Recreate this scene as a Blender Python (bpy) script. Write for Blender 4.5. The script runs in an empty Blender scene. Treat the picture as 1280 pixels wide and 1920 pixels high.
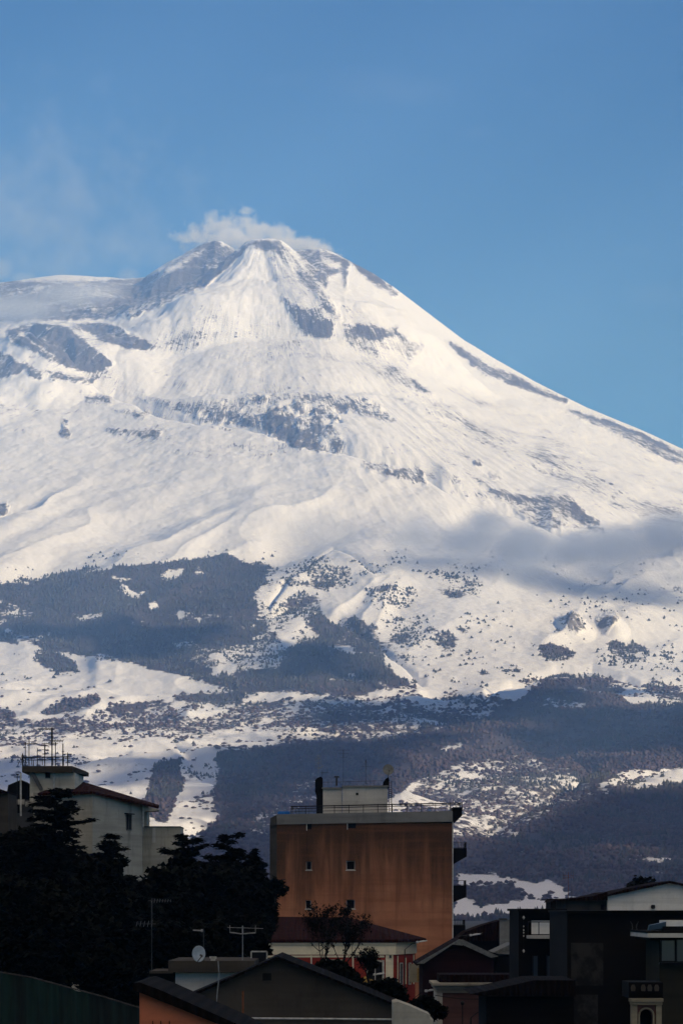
import bpy, bmesh, math, random
import numpy as np
from math import radians, sin, cos, pi
from mathutils import Vector, Matrix
random.seed(7); rng = np.random.default_rng(11)
sc = bpy.context.scene
COL = sc.collection

# ---------------------------------------------------------------- camera, sky, sun, exposure
FPX = 6600.0          # focal length in photo pixels (1280 x 1920)
HZ = 1700.0           # photo row of the eye level
CZ = 14.0             # eye height in metres
cam_d = bpy.data.cameras.new('camera'); cam = bpy.data.objects.new('camera', cam_d); COL.objects.link(cam)
cam.location = (0, 0, CZ); cam.rotation_euler = (pi/2, 0, 0)
cam_d.sensor_fit = 'VERTICAL'; cam_d.sensor_height = 36.0
cam_d.lens = 36.0*FPX/1920.0
cam_d.shift_y = (HZ-960.0)/1920.0
cam_d.clip_start = 1.0; cam_d.clip_end = 80000.0
sc.camera = cam

SUN_EL, SUN_AZ = radians(25), radians(123)     # azimuth measured from +Y (view direction) clockwise to the right
SUNV = Vector((sin(SUN_AZ)*cos(SUN_EL), cos(SUN_AZ)*cos(SUN_EL), sin(SUN_EL)))
w = bpy.data.worlds.new("World"); sc.world = w; w.use_nodes = True
nt = w.node_tree; nt.nodes.clear()
out = nt.nodes.new('ShaderNodeOutputWorld'); bg = nt.nodes.new('ShaderNodeBackground'); sky = nt.nodes.new('ShaderNodeTexSky')
sky.sky_type = 'NISHITA'; sky.sun_disc = False; sky.sun_elevation = SUN_EL; sky.sun_rotation = SUN_AZ
sky.altitude = 2500; sky.air_density = 1.0; sky.dust_density = 0.0; sky.ozone_density = 6.0
bg.inputs['Strength'].default_value = 0.088
hs = nt.nodes.new('ShaderNodeHueSaturation'); hs.inputs['Hue'].default_value = 0.511; hs.inputs['Saturation'].default_value = 2.15
nt.links.new(sky.outputs[0], hs.inputs['Color']); nt.links.new(hs.outputs[0], bg.inputs['Color']); nt.links.new(bg.outputs[0], out.inputs['Surface'])
sd = bpy.data.lights.new('sun', 'SUN'); so = bpy.data.objects.new('sun', sd); COL.objects.link(so)
sd.energy = 4.9; sd.angle = radians(0.5); sd.color = (0.955, 0.94, 0.95)
so.rotation_euler = SUNV.to_track_quat('Z', 'Y').to_euler(); so.location = (0, 0, 200)
sc.view_settings.view_transform = 'Standard'; sc.view_settings.look = 'None'
sc.view_settings.exposure = 0.17; sc.view_settings.gamma = 1.0
cy = sc.cycles
cy.volume_bounces = 3; cy.max_bounces = 6; cy.transparent_max_bounces = 16
cy.volume_max_steps = 256
cy.use_denoising = True
try: cy.denoiser = 'OPENIMAGEDENOISE'
except Exception: pass

# ---------------------------------------------------------------- helpers
def tag(o, label=None, cat=None, group=None, kind=None):
    if label: o['label'] = label
    if cat: o['category'] = cat
    if group: o['group'] = group
    if kind: o['kind'] = kind
    return o

def at(px, py, d):
    """point at distance d (metres along the view) that the photo shows at pixel px, py"""
    return Vector(((px-640)/FPX*d, d, CZ+(HZ-py)/FPX*d))

class NM:
    def __init__(s, name):
        s.m = bpy.data.materials.new(name); s.m.use_nodes = True; s.t = s.m.node_tree; s.t.nodes.clear()
    def n(s, typ, **kw):
        nd = s.t.nodes.new(typ)
        for k, v in kw.items():
            if k.startswith('i_'):
                nd.inputs[k[2:].replace('_', ' ')].default_value = v
            else: setattr(nd, k, v)
        return nd
    def l(s, a, b): s.t.links.new(a, b)
    def math(s, op, a, b=None, c=None, clamp=False):
        nd = s.n('ShaderNodeMath', operation=op, use_clamp=clamp)
        for i, v in enumerate((a, b, c)):
            if v is None: continue
            if isinstance(v, (int, float)): nd.inputs[i].default_value = v
            else: s.l(v, nd.inputs[i])
        return nd.outputs[0]
    def mix(s, f, a, b):
        nd = s.n('ShaderNodeMix', data_type='RGBA')
        for sock, v in ((nd.inputs[0], f), (nd.inputs[6], a), (nd.inputs[7], b)):
            if isinstance(v, (int, float)): sock.default_value = v
            elif isinstance(v, tuple): sock.default_value = (*v[:3], 1)
            else: s.l(v, sock)
        return nd.outputs[2]
    def noise(s, vec, scale, detail=4, rough=0.55, dist=0.0):
        nd = s.n('ShaderNodeTexNoise'); nd.inputs['Scale'].default_value = scale
        nd.inputs['Detail'].default_value = detail; nd.inputs['Roughness'].default_value = rough
        nd.inputs['Distortion'].default_value = dist
        if vec is not None: s.l(vec, nd.inputs['Vector'])
        return nd.outputs['Fac']
    def mapv(s, vec, scale=(1, 1, 1), loc=(0, 0, 0), rot=(0, 0, 0)):
        nd = s.n('ShaderNodeMapping'); nd.inputs['Scale'].default_value = scale
        nd.inputs['Location'].default_value = loc; nd.inputs['Rotation'].default_value = rot
        s.l(vec, nd.inputs['Vector']); return nd.outputs[0]
    def ramp(s, f, a, b, c0=0.0, c1=1.0):
        nd = s.n('ShaderNodeMapRange', interpolation_type='SMOOTHSTEP')
        nd.inputs[1].default_value = a; nd.inputs[2].default_value = b
        nd.inputs[3].default_value = c0; nd.inputs[4].default_value = c1
        s.l(f, nd.inputs[0]); return nd.outputs[0]
    def surf(s, col, rough=0.85, bump=None, bstr=0.3, bdist=0.05, metal=0.0, spec=0.3, nrm=None):
        b = s.n('ShaderNodeBsdfPrincipled'); o = s.n('ShaderNodeOutputMaterial')
        if isinstance(col, tuple): b.inputs['Base Color'].default_value = (*col[:3], 1)
        else: s.l(col, b.inputs['Base Color'])
        if isinstance(rough, (int, float)): b.inputs['Roughness'].default_value = rough
        else: s.l(rough, b.inputs['Roughness'])
        b.inputs['Metallic'].default_value = metal; b.inputs['Specular IOR Level'].default_value = spec
        if bump is not None:
            bp = s.n('ShaderNodeBump'); bp.inputs['Strength'].default_value = bstr; bp.inputs['Distance'].default_value = bdist
            s.l(bump, bp.inputs['Height']); s.l(bp.outputs[0], b.inputs['Normal'])
        s.l(b.outputs[0], o.inputs['Surface']); return s.m

# value noise, vectorised
def _h(ix, iy, seed):
    n = (ix.astype(np.int64)*374761393 + iy.astype(np.int64)*668265263 + seed*974634777) & 0xffffffff
    n = ((n ^ (n >> 13))*1274126177) & 0xffffffff
    return ((n ^ (n >> 16)) & 0xffffff)/float(0xffffff)
def vn(x, y, seed=0):
    ix = np.floor(x); iy = np.floor(y); fx = x-ix; fy = y-iy
    fx = fx*fx*fx*(fx*(fx*6-15)+10); fy = fy*fy*fy*(fy*(fy*6-15)+10)
    a = _h(ix, iy, seed); b = _h(ix+1, iy, seed); c = _h(ix, iy+1, seed); d = _h(ix+1, iy+1, seed)
    return (a+(b-a)*fx)*(1-fy)+(c+(d-c)*fx)*fy
def fbm(x, y, octv=5, seed=0, gain=0.5):
    s = np.zeros_like(x); a = 1.0; t = 0.0
    for k in range(octv):
        c, n = cos(0.6*k), sin(0.6*k)
        s += a*(vn((x*c-y*n)*2**k+17.3*k, (x*n+y*c)*2**k-9.1*k, seed+k)*2-1); t += a; a *= gain
    return s/t
def ridged(x, y, octv=4, seed=0, gain=0.5):
    s = np.zeros_like(x); a = 1.0; t = 0.0
    for k in range(octv):
        c, n = cos(0.5*k), sin(0.5*k)
        s += a*(1-np.abs(vn((x*c-y*n)*2**k+7.3*k, (x*n+y*c)*2**k-3.1*k, seed+k)*2-1)*2); t += a; a *= gain
    return s/t
def sstep(x, a, b):
    t = np.clip((x-a)/(b-a), 0, 1); return t*t*(3-2*t)
# ---------------------------------------------------------------- masks: where rock (with some painted shade), wood and cloud shade lie, traced in photo pixels,
# then carried to their places on the slope
MW, MH, MQ = 1000, 1000, 2.0      # raster: 2 photo px per cell, origin (-360, 0)
MX0 = -360.0
_gx, _gy = np.meshgrid(MX0+(np.arange(MW)+.5)*MQ, (np.arange(MH)+.5)*MQ)
def inpoly(P):
    r = np.zeros_like(_gx, bool); n = len(P)
    x0, x1 = min(p[0] for p in P), max(p[0] for p in P); y0, y1 = min(p[1] for p in P), max(p[1] for p in P)
    j0, j1 = max(0, int((x0-MX0)/MQ)-1), min(MW, int((x1-MX0)/MQ)+2); i0, i1 = max(0, int(y0/MQ)-1), min(MH, int(y1/MQ)+2)
    X, Y = _gx[i0:i1, j0:j1], _gy[i0:i1, j0:j1]; q = np.zeros_like(X, bool)
    for k in range(n):
        (xa, ya), (xb, yb) = P[k], P[(k+1) % n]
        if ya == yb: continue
        q ^= ((ya > Y) != (yb > Y)) & (X < (xb-xa)*(Y-ya)/(yb-ya)+xa)
    r[i0:i1, j0:j1] = q; return r
def blur(a, n):
    for ax in (0, 1):
        for _ in range(2):
            c = np.cumsum(np.pad(a, [(n+1, n) if k == ax else (0, 0) for k in (0, 1)], mode='edge'), axis=ax)
            a = (np.take(c, range(2*n+1, c.shape[ax]), axis=ax)-np.take(c, range(0, c.shape[ax]-2*n-1), axis=ax))/(2*n+1)
    return a
def raster(polys, soft=2, base=0.0):
    m = np.full_like(_gx, base)
    for v, P in polys: m[inpoly(P)] = v
    return blur(m, soft) if soft else m
def samp(m, px, py, warp=0.0, ws=30.0, seed=5):
    if warp:
        px, py = px+warp*fbm(px/ws, py/ws, 5, seed, .62), py+warp*.6*fbm(px/ws, py/ws, 5, seed+50, .62)
    fx = np.clip((px-MX0)/MQ-.5, 0, MW-1.001); fy = np.clip(py/MQ-.5, 0, MH-1.001)
    ix, iy = fx.astype(int), fy.astype(int); fx = fx-ix; fy = fy-iy
    return (m[iy, ix]*(1-fx)+m[iy, ix+1]*fx)*(1-fy)+(m[iy+1, ix]*(1-fx)+m[iy+1, ix+1]*fx)*fy
def P(s): 
    v = [float(t) for t in s.replace(',', ' ').split()]; return list(zip(v[::2], v[1::2]))

ROCK = raster([(v+.07 if 0 < v < .66 else min(v, .74), P(s)) for v, s in [
 (.10, '-360 560 640 640 1640 1000 1640 1060 700 900 -360 760'),
 (.14, '200 712 460 728 640 728 760 760 700 770 560 745 350 755 230 735'),
 (.56, '-360 530 230 524 300 512 330 505 240 590 200 600 -360 612'), (.28, '640 560 800 650 760 700 900 800 1280 960 1280 1000 1000 880 760 770 650 640'),
 (.86, '20 610 70 606 122 612 160 640 218 682 180 696 130 692 60 655 15 640'), (.2, '30 622 40 622 108 668 98 670'),  # rock on the left mounds; their shade and lit edge painted in too
 (.80, '128 608 180 606 222 612 300 654 250 656 185 634'),
 (.55, '0 655 60 690 180 712 170 718 80 715 40 700 0 715 -200 700'), (.1, '22 718 45 692 55 700 40 722'), (.1, '72 720 84 700 96 706 92 722'),
 (.56, '225 590 290 512 350 470 400 448 450 470 405 512 370 540 300 574 245 600'), (.25, '300 505 350 475 390 462 375 480 330 505 300 520'),
 (.90, '352 548 380 524 455 458 472 450 468 462 432 498 385 540'),  # rock strip on the cone's left edge, doubling as its shaded side
 (.45, '470 448 520 448 535 465 500 470 470 462'),
 (.2, '500 470 560 500 620 600 560 600 520 540'),
 (.60, '528 556 560 572 622 598 620 636 575 627 543 590'),
 (.5, '515 452 545 470 585 512 620 560 640 604 628 604 590 555 545 505 515 470'),
 (.58, '548 466 600 464 655 486 650 545 610 540 575 500'), (.15, '600 482 640 495 640 505 605 492'), (.1, '612 520 640 510 650 560 620 550'),
 (.80, '648 480 700 511 752 552 742 560 690 530'),
 (.72, '665 610 700 606 725 620 745 612 740 630 700 636 670 628'),
 (.86, '838 638 900 672 970 708 1065 748 1060 756 980 730 940 714 910 706 850 658'), (.0, '880 690 930 712 900 708'),
 (.85, '1055 766 1130 784 1200 812 1290 852 1280 862 1180 826 1100 790'), (.5, '1060 760 1640 1010 1640 1025 1200 840'),
 (.38, '350 755 450 742 560 738 700 745 742 790 660 800 640 852 570 842 530 826 470 800 380 790 300 760 220 735 300 745'),
 (.30, '470 752 560 800 520 830 470 800 450 770'), (.05, '640 760 740 800 680 860 640 820 610 770'),
 (.86, '490 780 505 764 535 764 550 778 545 800 590 815 602 834 560 842 520 820 495 805'), (.9, '582 764 600 768 602 792 586 786'),
 (.9, '548 750 572 760 574 776 556 770'), (.9, '470 745 500 745 498 758 474 758'), (.85, '626 752 652 762 648 775 630 770'), (.9, '620 820 638 832 636 848 624 842'), (.85, '582 794 602 798 600 812 586 810'),
 (.8, '612 772 634 780 644 795 620 785'), (.6, '440 780 485 778 490 800 455 800'),
 (.52, '680 866 740 875 785 888 805 908 770 902 690 882'), (.95, '780 878 796 888 792 898 806 908 778 906'),
 (.42, '850 870 960 930 1060 930 1150 1000 1000 990 930 930'), (.85, '1060 928 1085 948 1100 965 1145 1002 1100 995 1078 970'),
 (.7, '885 862 905 868 900 878 886 872'), (.7, '915 885 940 892 938 900 920 898'), (.65, '770 712 800 728 812 745 780 730'),
 (.60, '118 783 132 785 126 800 130 822 115 820 116 800'), (.48, '190 802 310 806 300 822 215 815'), (.50, '155 742 212 744 206 758 165 757'),
 (.55, '196 764 290 774 262 784'), (.70, '0 945 16 942 20 962 6 968 -30 960'),
 (.45, '1040 1160 1085 1145 1100 1180 1080 1190'), (.45, '1115 1160 1150 1143 1165 1160 1130 1190')]], 1)
WOOD = raster([(v, P(s)) for v, s in [
 (.035, '-360 1000 600 1000 1640 1060 1640 1330 -360 1200'), (.05, '100 980 520 1000 520 1060 0 1100'),
 (.15, '520 1060 700 1050 930 1060 930 1300 560 1200'), (.06, '700 1050 1640 1100 1640 1300 900 1290'),
 (.30, '690 1085 790 1110 760 1160 690 1150'), (.34, '800 1070 920 1085 900 1120 820 1130'), (.42, '690 1170 790 1165 860 1200 840 1240 700 1230'),
 (.45, '480 1050 560 1080 600 1130 640 1200 560 1210 490 1200 450 1100'), (.96, '-360 1120 20 1090 110 1075 200 1060 300 1054 372 1048 430 1040 462 1052 500 1062 490 1082 520 1098 512 1114 470 1120 482 1140 470 1158 500 1172 516 1190 540 1205 500 1232 190 1236 -360 1200'),
 (.80, '90 1150 480 1140 460 1200 100 1210'), (.96, '150 1175 440 1170 430 1225 190 1225'),
 (.03, '310 1071 344 1066 338 1080 296 1094'), (.15, '280 1128 305 1130 300 1141 284 1140'), (.1, '330 1142 346 1145 340 1158 330 1155'),
 (.12, '143 1155 195 1148 196 1155 150 1160'), (.12, '10 1150 65 1146 60 1155 10 1157'), (.0, '330 1110 360 1104 350 1112'),
 (.55, '540 1060 600 1048 660 1062 650 1100 600 1112 560 1080'), (.8, '600 1085 632 1090 626 1108 600 1106'), (.6, '515 1140 560 1110 600 1115 560 1150 510 1165'),
 (.75, '560 1150 640 1145 690 1170 720 1240 650 1230 600 1190'),
 (.93, '190 1238 240 1198 340 1188 440 1198 540 1172 620 1190 700 1225 775 1290 650 1306 450 1302 330 1268 250 1242'),
 (.50, '370 1215 480 1200 560 1200 545 1250 400 1262 350 1240'), (.30, '510 1185 556 1166 606 1188 585 1200 530 1202'), (.96, '560 1215 660 1212 740 1275 560 1280 520 1250'),
 (.015, '-360 1205 0 1206 200 1238 330 1270 440 1296 650 1304 760 1304 440 1312 220 1330 0 1350 -360 1350'),
 (1., '66 1224 100 1224 142 1238 154 1264 112 1262 72 1240'), (1., '66 1342 120 1312 180 1302 192 1318 160 1330'), (1., '-60 1330 20 1332 34 1348 -60 1362'),
 (.85, '320 1300 370 1300 460 1296 462 1310 420 1316 330 1312'),
 (.55, '-360 1350 60 1348 200 1330 330 1316 470 1312 930 1303 990 1330 860 1380 600 1400 400 1395 -360 1395'),
 (.78, '200 1322 330 1312 345 1334 210 1345'), (.62, '560 1325 900 1320 900 1360 600 1372'), (.1, '330 1325 420 1330 380 1340 340 1338'),
 (.34, '-360 1372 200 1370 580 1378 600 1398 -360 1400'),
 (.12, '-360 1400 600 1400 400 1560 -360 1560'), (.30, '0 1400 200 1400 330 1430 200 1450 0 1420'),
 (1., '300 1428 342 1420 336 1500 312 1545 262 1522 280 1478'), (.6, '335 1452 400 1448 400 1462 340 1466'),
 (.97, '404 1410 560 1395 760 1385 880 1362 930 1330 1040 1272 1110 1266 1190 1298 1640 1290 1640 1450 1120 1480 1000 1420 860 1430 760 1478 700 1520 700 1760 330 1760 330 1600 404 1540'),
 (.25, '1150 1300 1200 1296 1280 1310 1280 1322 1190 1320'), (.45, '1030 1310 1110 1322 1108 1332 1000 1326'),
 (.30, '812 1400 872 1388 876 1398 826 1408'), (.70, '460 1540 600 1440 600 1500 480 1580'), (.3, '735 1502 830 1440 830 1460 750 1510'),
 (.58, '745 1510 800 1460 870 1430 960 1414 1060 1440 1140 1480 1100 1500 960 1560 860 1610 700 1620'),
 (.52, '740 1520 860 1436 900 1450 930 1530 860 1600 740 1600'),
 (.25, '1130 1465 1180 1446 1300 1440 1300 1468 1180 1484 1120 1490'), (.7, '1140 1475 1180 1468 1185 1485 1130 1492'),
 (.96, '840 1608 960 1562 1110 1492 1180 1482 1300 1465 1640 1450 1640 1780 840 1780'),
 (.80, '850 1570 900 1570 960 1600 940 1640 850 1640'), (.2, '1180 1602 1256 1612 1252 1622 1180 1608'),
 (.72, '-360 1575 340 1560 340 1790 -360 1790'), (.78, '680 1640 845 1650 845 1790 680 1790'), (.16, '860 1640 920 1640 1000 1660 1030 1648 1095 1690 1000 1712 850 1720'), (.9, '880 1660 960 1655 990 1690 900 1700 860 1680'),
 ]]+[(.66, [(x+rx*cos(a), y+ry*sin(a)*(1+.3*sin(3*a+x))) for a in [k*pi/5 for k in range(10)]]) for x, y, rx, ry in [(1040, 1222, 42, 20), (1180, 1222, 42, 22), (1150, 1205, 20, 10), (722, 1105, 22, 10), (735, 1130, 16, 8), (845, 1118, 20, 9), (890, 1090, 22, 6), (765, 1112, 14, 7), (700, 1180, 26, 9), (745, 1195, 22, 9), (835, 1200, 24, 15), (870, 1180, 16, 8), (880, 1225, 14, 9), (808, 1180, 10, 8), (955, 1252, 20, 9), (985, 1278, 18, 9), (1012, 1276, 14, 6), (905, 1262, 12, 8), (820, 1258, 9, 7), (770, 1228, 26, 8), (655, 1195, 30, 20), (690, 1225, 26, 14), (1250, 1232, 12, 8), (1240, 1290, 40, 12), (1100, 1250, 20, 6), (640, 1150, 16, 10), (560, 1090, 22, 8)]], 2)
LIT = raster([(v, P(s)) for v, s in [
 (1., '-900 0 2600 0 2600 1390 1280 1385 1100 1395 900 1380 760 1385 430 1410 300 1425 -900 1440'),
 (0., '570 1320 930 1312 900 1370 620 1368'), (0., '540 1206 700 1216 740 1280 540 1276 500 1240'), (0., '180 1195 460 1190 350 1240 200 1236'),
 (.5, '900 1290 1640 1300 1640 1440 1120 1440 1000 1400'), (0., '900 1338 1640 1342 1640 1362 900 1358'), (0., '850 1388 1640 1390 1640 1428 1050 1412 860 1416'),
 (0., '-360 1170 170 1180 480 1180 470 1200 -360 1205'),
 (.42, '-100 1440 290 1440 290 1545 -100 1545'), (1., '305 1470 420 1450 430 1560 300 1560'),
 (1., '715 1520 790 1430 900 1395 1010 1395 1130 1450 1300 1422 1640 1420 1640 1478 1180 1500 980 1580 870 1650 715 1640'),
 (.8, '850 1565 910 1565 910 1630 850 1630'), (1., '1160 1590 1280 1605 1280 1635 1170 1620'), (1., '200 1500 320 1530 320 1560 200 1560'),
 (1., '470 1560 600 1450 640 1450 500 1600')]], 2)

# ---------------------------------------------------------------- the mountain: one height field, columns by bearing, rows by distance
def lut(x, s):
    p = P(s); return np.interp(x, [a for a, b in p], [b for a, b in p])
def crestline(px, s, off=60.0):
    """photo row of a crest line and a weight that fades beyond its ends"""
    p = P(s); y = np.interp(px, [a for a, b in p], [b for a, b in p])
    return y, sstep(px, p[0][0]-off, p[0][0]+off*.3)*(1-sstep(px, p[-1][0]-off*.3, p[-1][0]+off))
NC, NR, NB = 1080, 1150, 60
cpx = np.linspace(-460, 1740, NC)
S = lut(cpx, '-460 640 -200 575 0 530 60 524 100 521 150 521 230 523 300 518 400 496 480 482 560 468 600 466 620 471 640 481 700 513 740 540 800 586 870 639 930 675 1000 715 1100 765 1200 806 1280 843 1480 920 1740 1010')
t = np.linspace(0, 1, NR)[:, None]
PY0 = 1775+(S[None, :]-1775)*t
PX = np.repeat(cpx[None, :], NR, 0)
RT = P('440 17000 600 15700 750 14500 900 13000 1050 11500 1200 10200 1300 9000 1400 7500 1500 6000 1600 4500 1700 3200 1800 2400')
R = np.interp(PY0, [a for a, b in RT], [b for a, b in RT])
R = R+(16700-np.interp(S, [a for a, b in RT], [b for a, b in RT]))[None, :]*t**4
X = (PX-640)/FPX*R; Y = R.copy()
dev = np.zeros_like(PX)
def ridge(s, up, down, wu=30., wd=14., off=60., warp=6.):
    """raise the ground in front of a crest line and let it fall away behind, so the crest hides what is behind it"""
    global dev
    y, wt = crestline(PX, s, off); y = y+warp*fbm(PX/40., PX*0+3.3, 3, 77)
    d = PY0-y
    dev += wt*(up*np.exp(-(np.clip(d, -1e3, 0)/8.)**2-(np.clip(d, 0, 1e3)/wu)**2) - down*np.exp(-((d+wd*1.25)/wd)**2))
ridge('-200 640 0 700 100 722 200 752 300 790 400 812 520 830 600 850 640 862 800 915 930 965 1050 1010', 16, 34, 70, 20)
ridge('150 735 350 744 560 738 700 742 800 770', 7, 8, 14, 14, 60, 4)
ridge('-300 620 -60 605 20 612 110 606 215 610 260 625', 4, 14, 30, 10, 30, 3)
ridge('-200 1190 0 1203 100 1214 200 1236 300 1264 400 1288 500 1297 650 1301', 5, 14, 45, 9, 40, 2)
ridge('180 1232 240 1197 330 1188 430 1196 500 1186 540 1172 562 1166 600 1182 640 1196 720 1242 785 1292', 9, 14, 60, 10, 20, 3)
ridge('905 1335 960 1302 1040 1273 1110 1268 1200 1299 1300 1296 1500 1290', 8, 14, 50, 10, 20, 3)
ridge('400 1415 560 1398 760 1388 900 1362 1050 1352 1280 1360 1500 1350', 8, 18, 30, 10, 40, 4)
ridge('860 1440 1000 1400 1120 1392 1300 1412 1500 1400', 8, 16, 24, 9, 40, 5)
ridge('560 1540 700 1502 760 1470 860 1430 960 1412 1060 1438 1140 1482', 10, 18, 60, 12, 40, 4)
ridge('780 1660 850 1602 960 1560 1110 1490 1180 1480 1300 1456 1500 1440', 8, 24, 60, 16, 30, 5)
ridge('330 1600 420 1560 520 1530 600 1545 760 1580', 5, 14, 40, 12, 40, 4)
ridge('900 1650 1050 1615 1200 1600 1400 1610', 4, 12, 40, 10, 60, 5)
ridge('840 1635 940 1640 1040 1645 1100 1690', 4, 10, 40, 10, 30, 3)
ridge('505 1165 545 1120 590 1080 625 1052 665 1078 700 1110', 6, 8, 30, 8, 20, 2)
ridge('40 1222 105 1214 150 1230 190 1258', 6, 0, 26, 6, 40, 1)
ridge('40 1345 120 1312 180 1300 230 1322', 5, 0, 22, 6, 40, 1)
ridge('-100 1325 0 1328 60 1348', 4, 0, 20, 6, 40, 1)
ridge('0 1600 150 1450 250 1420 330 1424 420 1500', 5, 8, 40, 12, 40, 3)
# break of slope above the head wall
Z = CZ+(HZ-PY0+dev)/FPX*R
def cone(px, py, r, slope, top, prof=None, sq=1.0, rim=0., seed=0):
    """a volcanic cone whose summit the photo shows at px, py, standing r metres away"""
    global Z
    cx, cy_, zt = (px-640)/FPX*r, r, CZ+(HZ-py)/FPX*r
    dx, dy = X-cx, (Y-cy_)*sq; d = np.sqrt(dx*dx+dy*dy); a = np.arctan2(dy, dx)
    d = d*(1+.10*np.sin(3*a+seed)+.05*np.sin(7*a+2*seed))+12*fbm(X/90, Y/90, 3, 31+seed)
    if prof is None: h = zt-slope*np.clip(d-top, 0, None)
    else: h = zt-np.interp(d*FPX/r, [q[0] for q in prof], [q[1] for q in prof])*r/FPX
    h = h+4*ridged(a*9, d/260, 3, 83+seed)*np.clip(d/150, 0, 1)-4
    k = 36.0
    m = np.maximum(h, Z); Z = np.where(np.abs(h-Z) < k, m+(k-np.abs(h-Z))**2/(4*k), m)
cone(402, 450, 16550, .60, 45, [(0, 3), (12, 0), (22, 6), (60, 32), (110, 66), (165, 135), (300, 300), (3000, 4000)], seed=1)
cone(494, 444, 16100, .64, 48, [(0, 3), (18, 0), (28, 5), (40, 18), (80, 60), (128, 98), (195, 130), (240, 152), (300, 205), (400, 330), (900, 900), (3000, 6000)], seed=0)
# low cones on the left shoulder
def bump(px, py0, rad, top, h, sx=1.0, rim=0., lean=0.):
    global Z
    r = np.interp(py0, [a for a, b in RT], [b for a, b in RT]); m = r/FPX
    cx = (px-640)*m; dx, dy = (X-cx)/m/sx, (Y-r)/m/2.6
    d = np.sqrt(dx*dx+dy*dy)*(1+.10*fbm(X/120, Y/120, 2, 9))
    Z += m*(h*np.clip((rad-d)/(rad-top), 0, 1)**1.15 - np.where(d < top, rim*(1-(d/top)**2), 0))
bump(100, 678, 120, 42, 58, 1.0, 10); bump(225, 655, 95, 22, 38, 1.1, 0); bump(-60, 700, 160, 60, 40, 1.2)
bump(110, 560, 140, 60, 14, 1.3)
bump(1078, 1172, 44, 5, 26, .9); bump(1150, 1165, 34, 5, 20, .9); bump(1020, 1200, 60, 5, 8, .9); bump(700, 620, 40, 8, 9)
bump(585, 1275, 200, 12, 46, 1.05); bump(340, 1262, 140, 30, 18, 1.2); bump(1085, 1335, 190, 15, 34, 1.1); bump(950, 1500, 190, 20, 30, 1.2)
# world-scale relief
cxs, cys = (500-640)/FPX*16200, 16200.0
RHO = np.hypot(X-cxs, Y-cys); TH = np.arctan2(X-cxs, -(Y-cys))
up = sstep(R, 9000, 11500)            # open upper slopes
low = 1-sstep(R, 8500, 10500)
lowsnow = sstep(PY0, 860, 1000)*(1-sstep(PY0, 1180, 1260))
edge = np.clip((1-t)*30, .12, 1)
Z += edge*up*(26*fbm(X/520, Y/700, 4, 3)+(9-5*lowsnow)*fbm(X/140, Y/200, 4, 13))
rt = sstep(PX, 520, 760)
Z += edge*up*((2+7*rt)*(1-.7*lowsnow)*ridged(TH*16+.5*fbm(X/600, Y/600, 2, 6), RHO/1500, 3, 41)*sstep(RHO, 900, 2600)+(1.0+2.2*rt)*ridged(TH*60, RHO/900, 3, 42)*sstep(RHO, 500, 1500))
q = X-.24*Y
Z += lowsnow*(58*fbm(q/430+.35*fbm(X/500, Y/700, 2, 8), Y/2600, 3, 52)+30*ridged(q/330+.35*fbm(X/300, Y/600, 2, 18), Y/2400, 2, 53))
Z += low*sstep(R, 2600, 5000)*(22*fbm(X/380, Y/420, 4, 23)+17*ridged(X/240, Y/600, 3, 24))
Z += edge*2.2*fbm(X/26, Y/34, 3, 61)
# rock gives rough, stepped faces
pyN = HZ-(Z-CZ)/R*FPX
rk = samp(ROCK, PX, pyN, 4, 22)
hw = sstep(PY0, 735, 760)*(1-sstep(PY0, 850, 900))*sstep(PX, 250, 380)*(1-sstep(PX, 700, 1000))
Z += edge*sstep(rk, .3, .8)*(16*ridged(X/70, Y/110, 4, 71)+6*fbm(X/18, Y/26, 3, 72))
hw = hw*(.12+.88*sstep(rk, .22, .5))
Z += hw*(22*ridged(X/110, Y/150, 4, 73)-8)+hw*10*fbm(X/40, Y/50, 3, 75)
# behind the crest the ground falls away
tb = np.linspace(0, 1, NB+1)[1:, None]
Rb = R[-1][None, :]+tb*5000
Xb = (cpx-640)[None, :]/FPX*Rb
Zb = Z[-1][None, :]-tb*2400*(.5+.5*tb)+20*fbm(Xb/300, Rb/300, 3, 5)
X = np.vstack([X, Xb]); Y = np.vstack([Y, Rb]); Z = np.vstack([Z, Zb]); R = np.vstack([R, Rb]); PX = np.vstack([PX, np.repeat(cpx[None, :], NB, 0)])
PY = HZ-(Z-CZ)/R*FPX
NR2 = NR+NB

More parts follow.
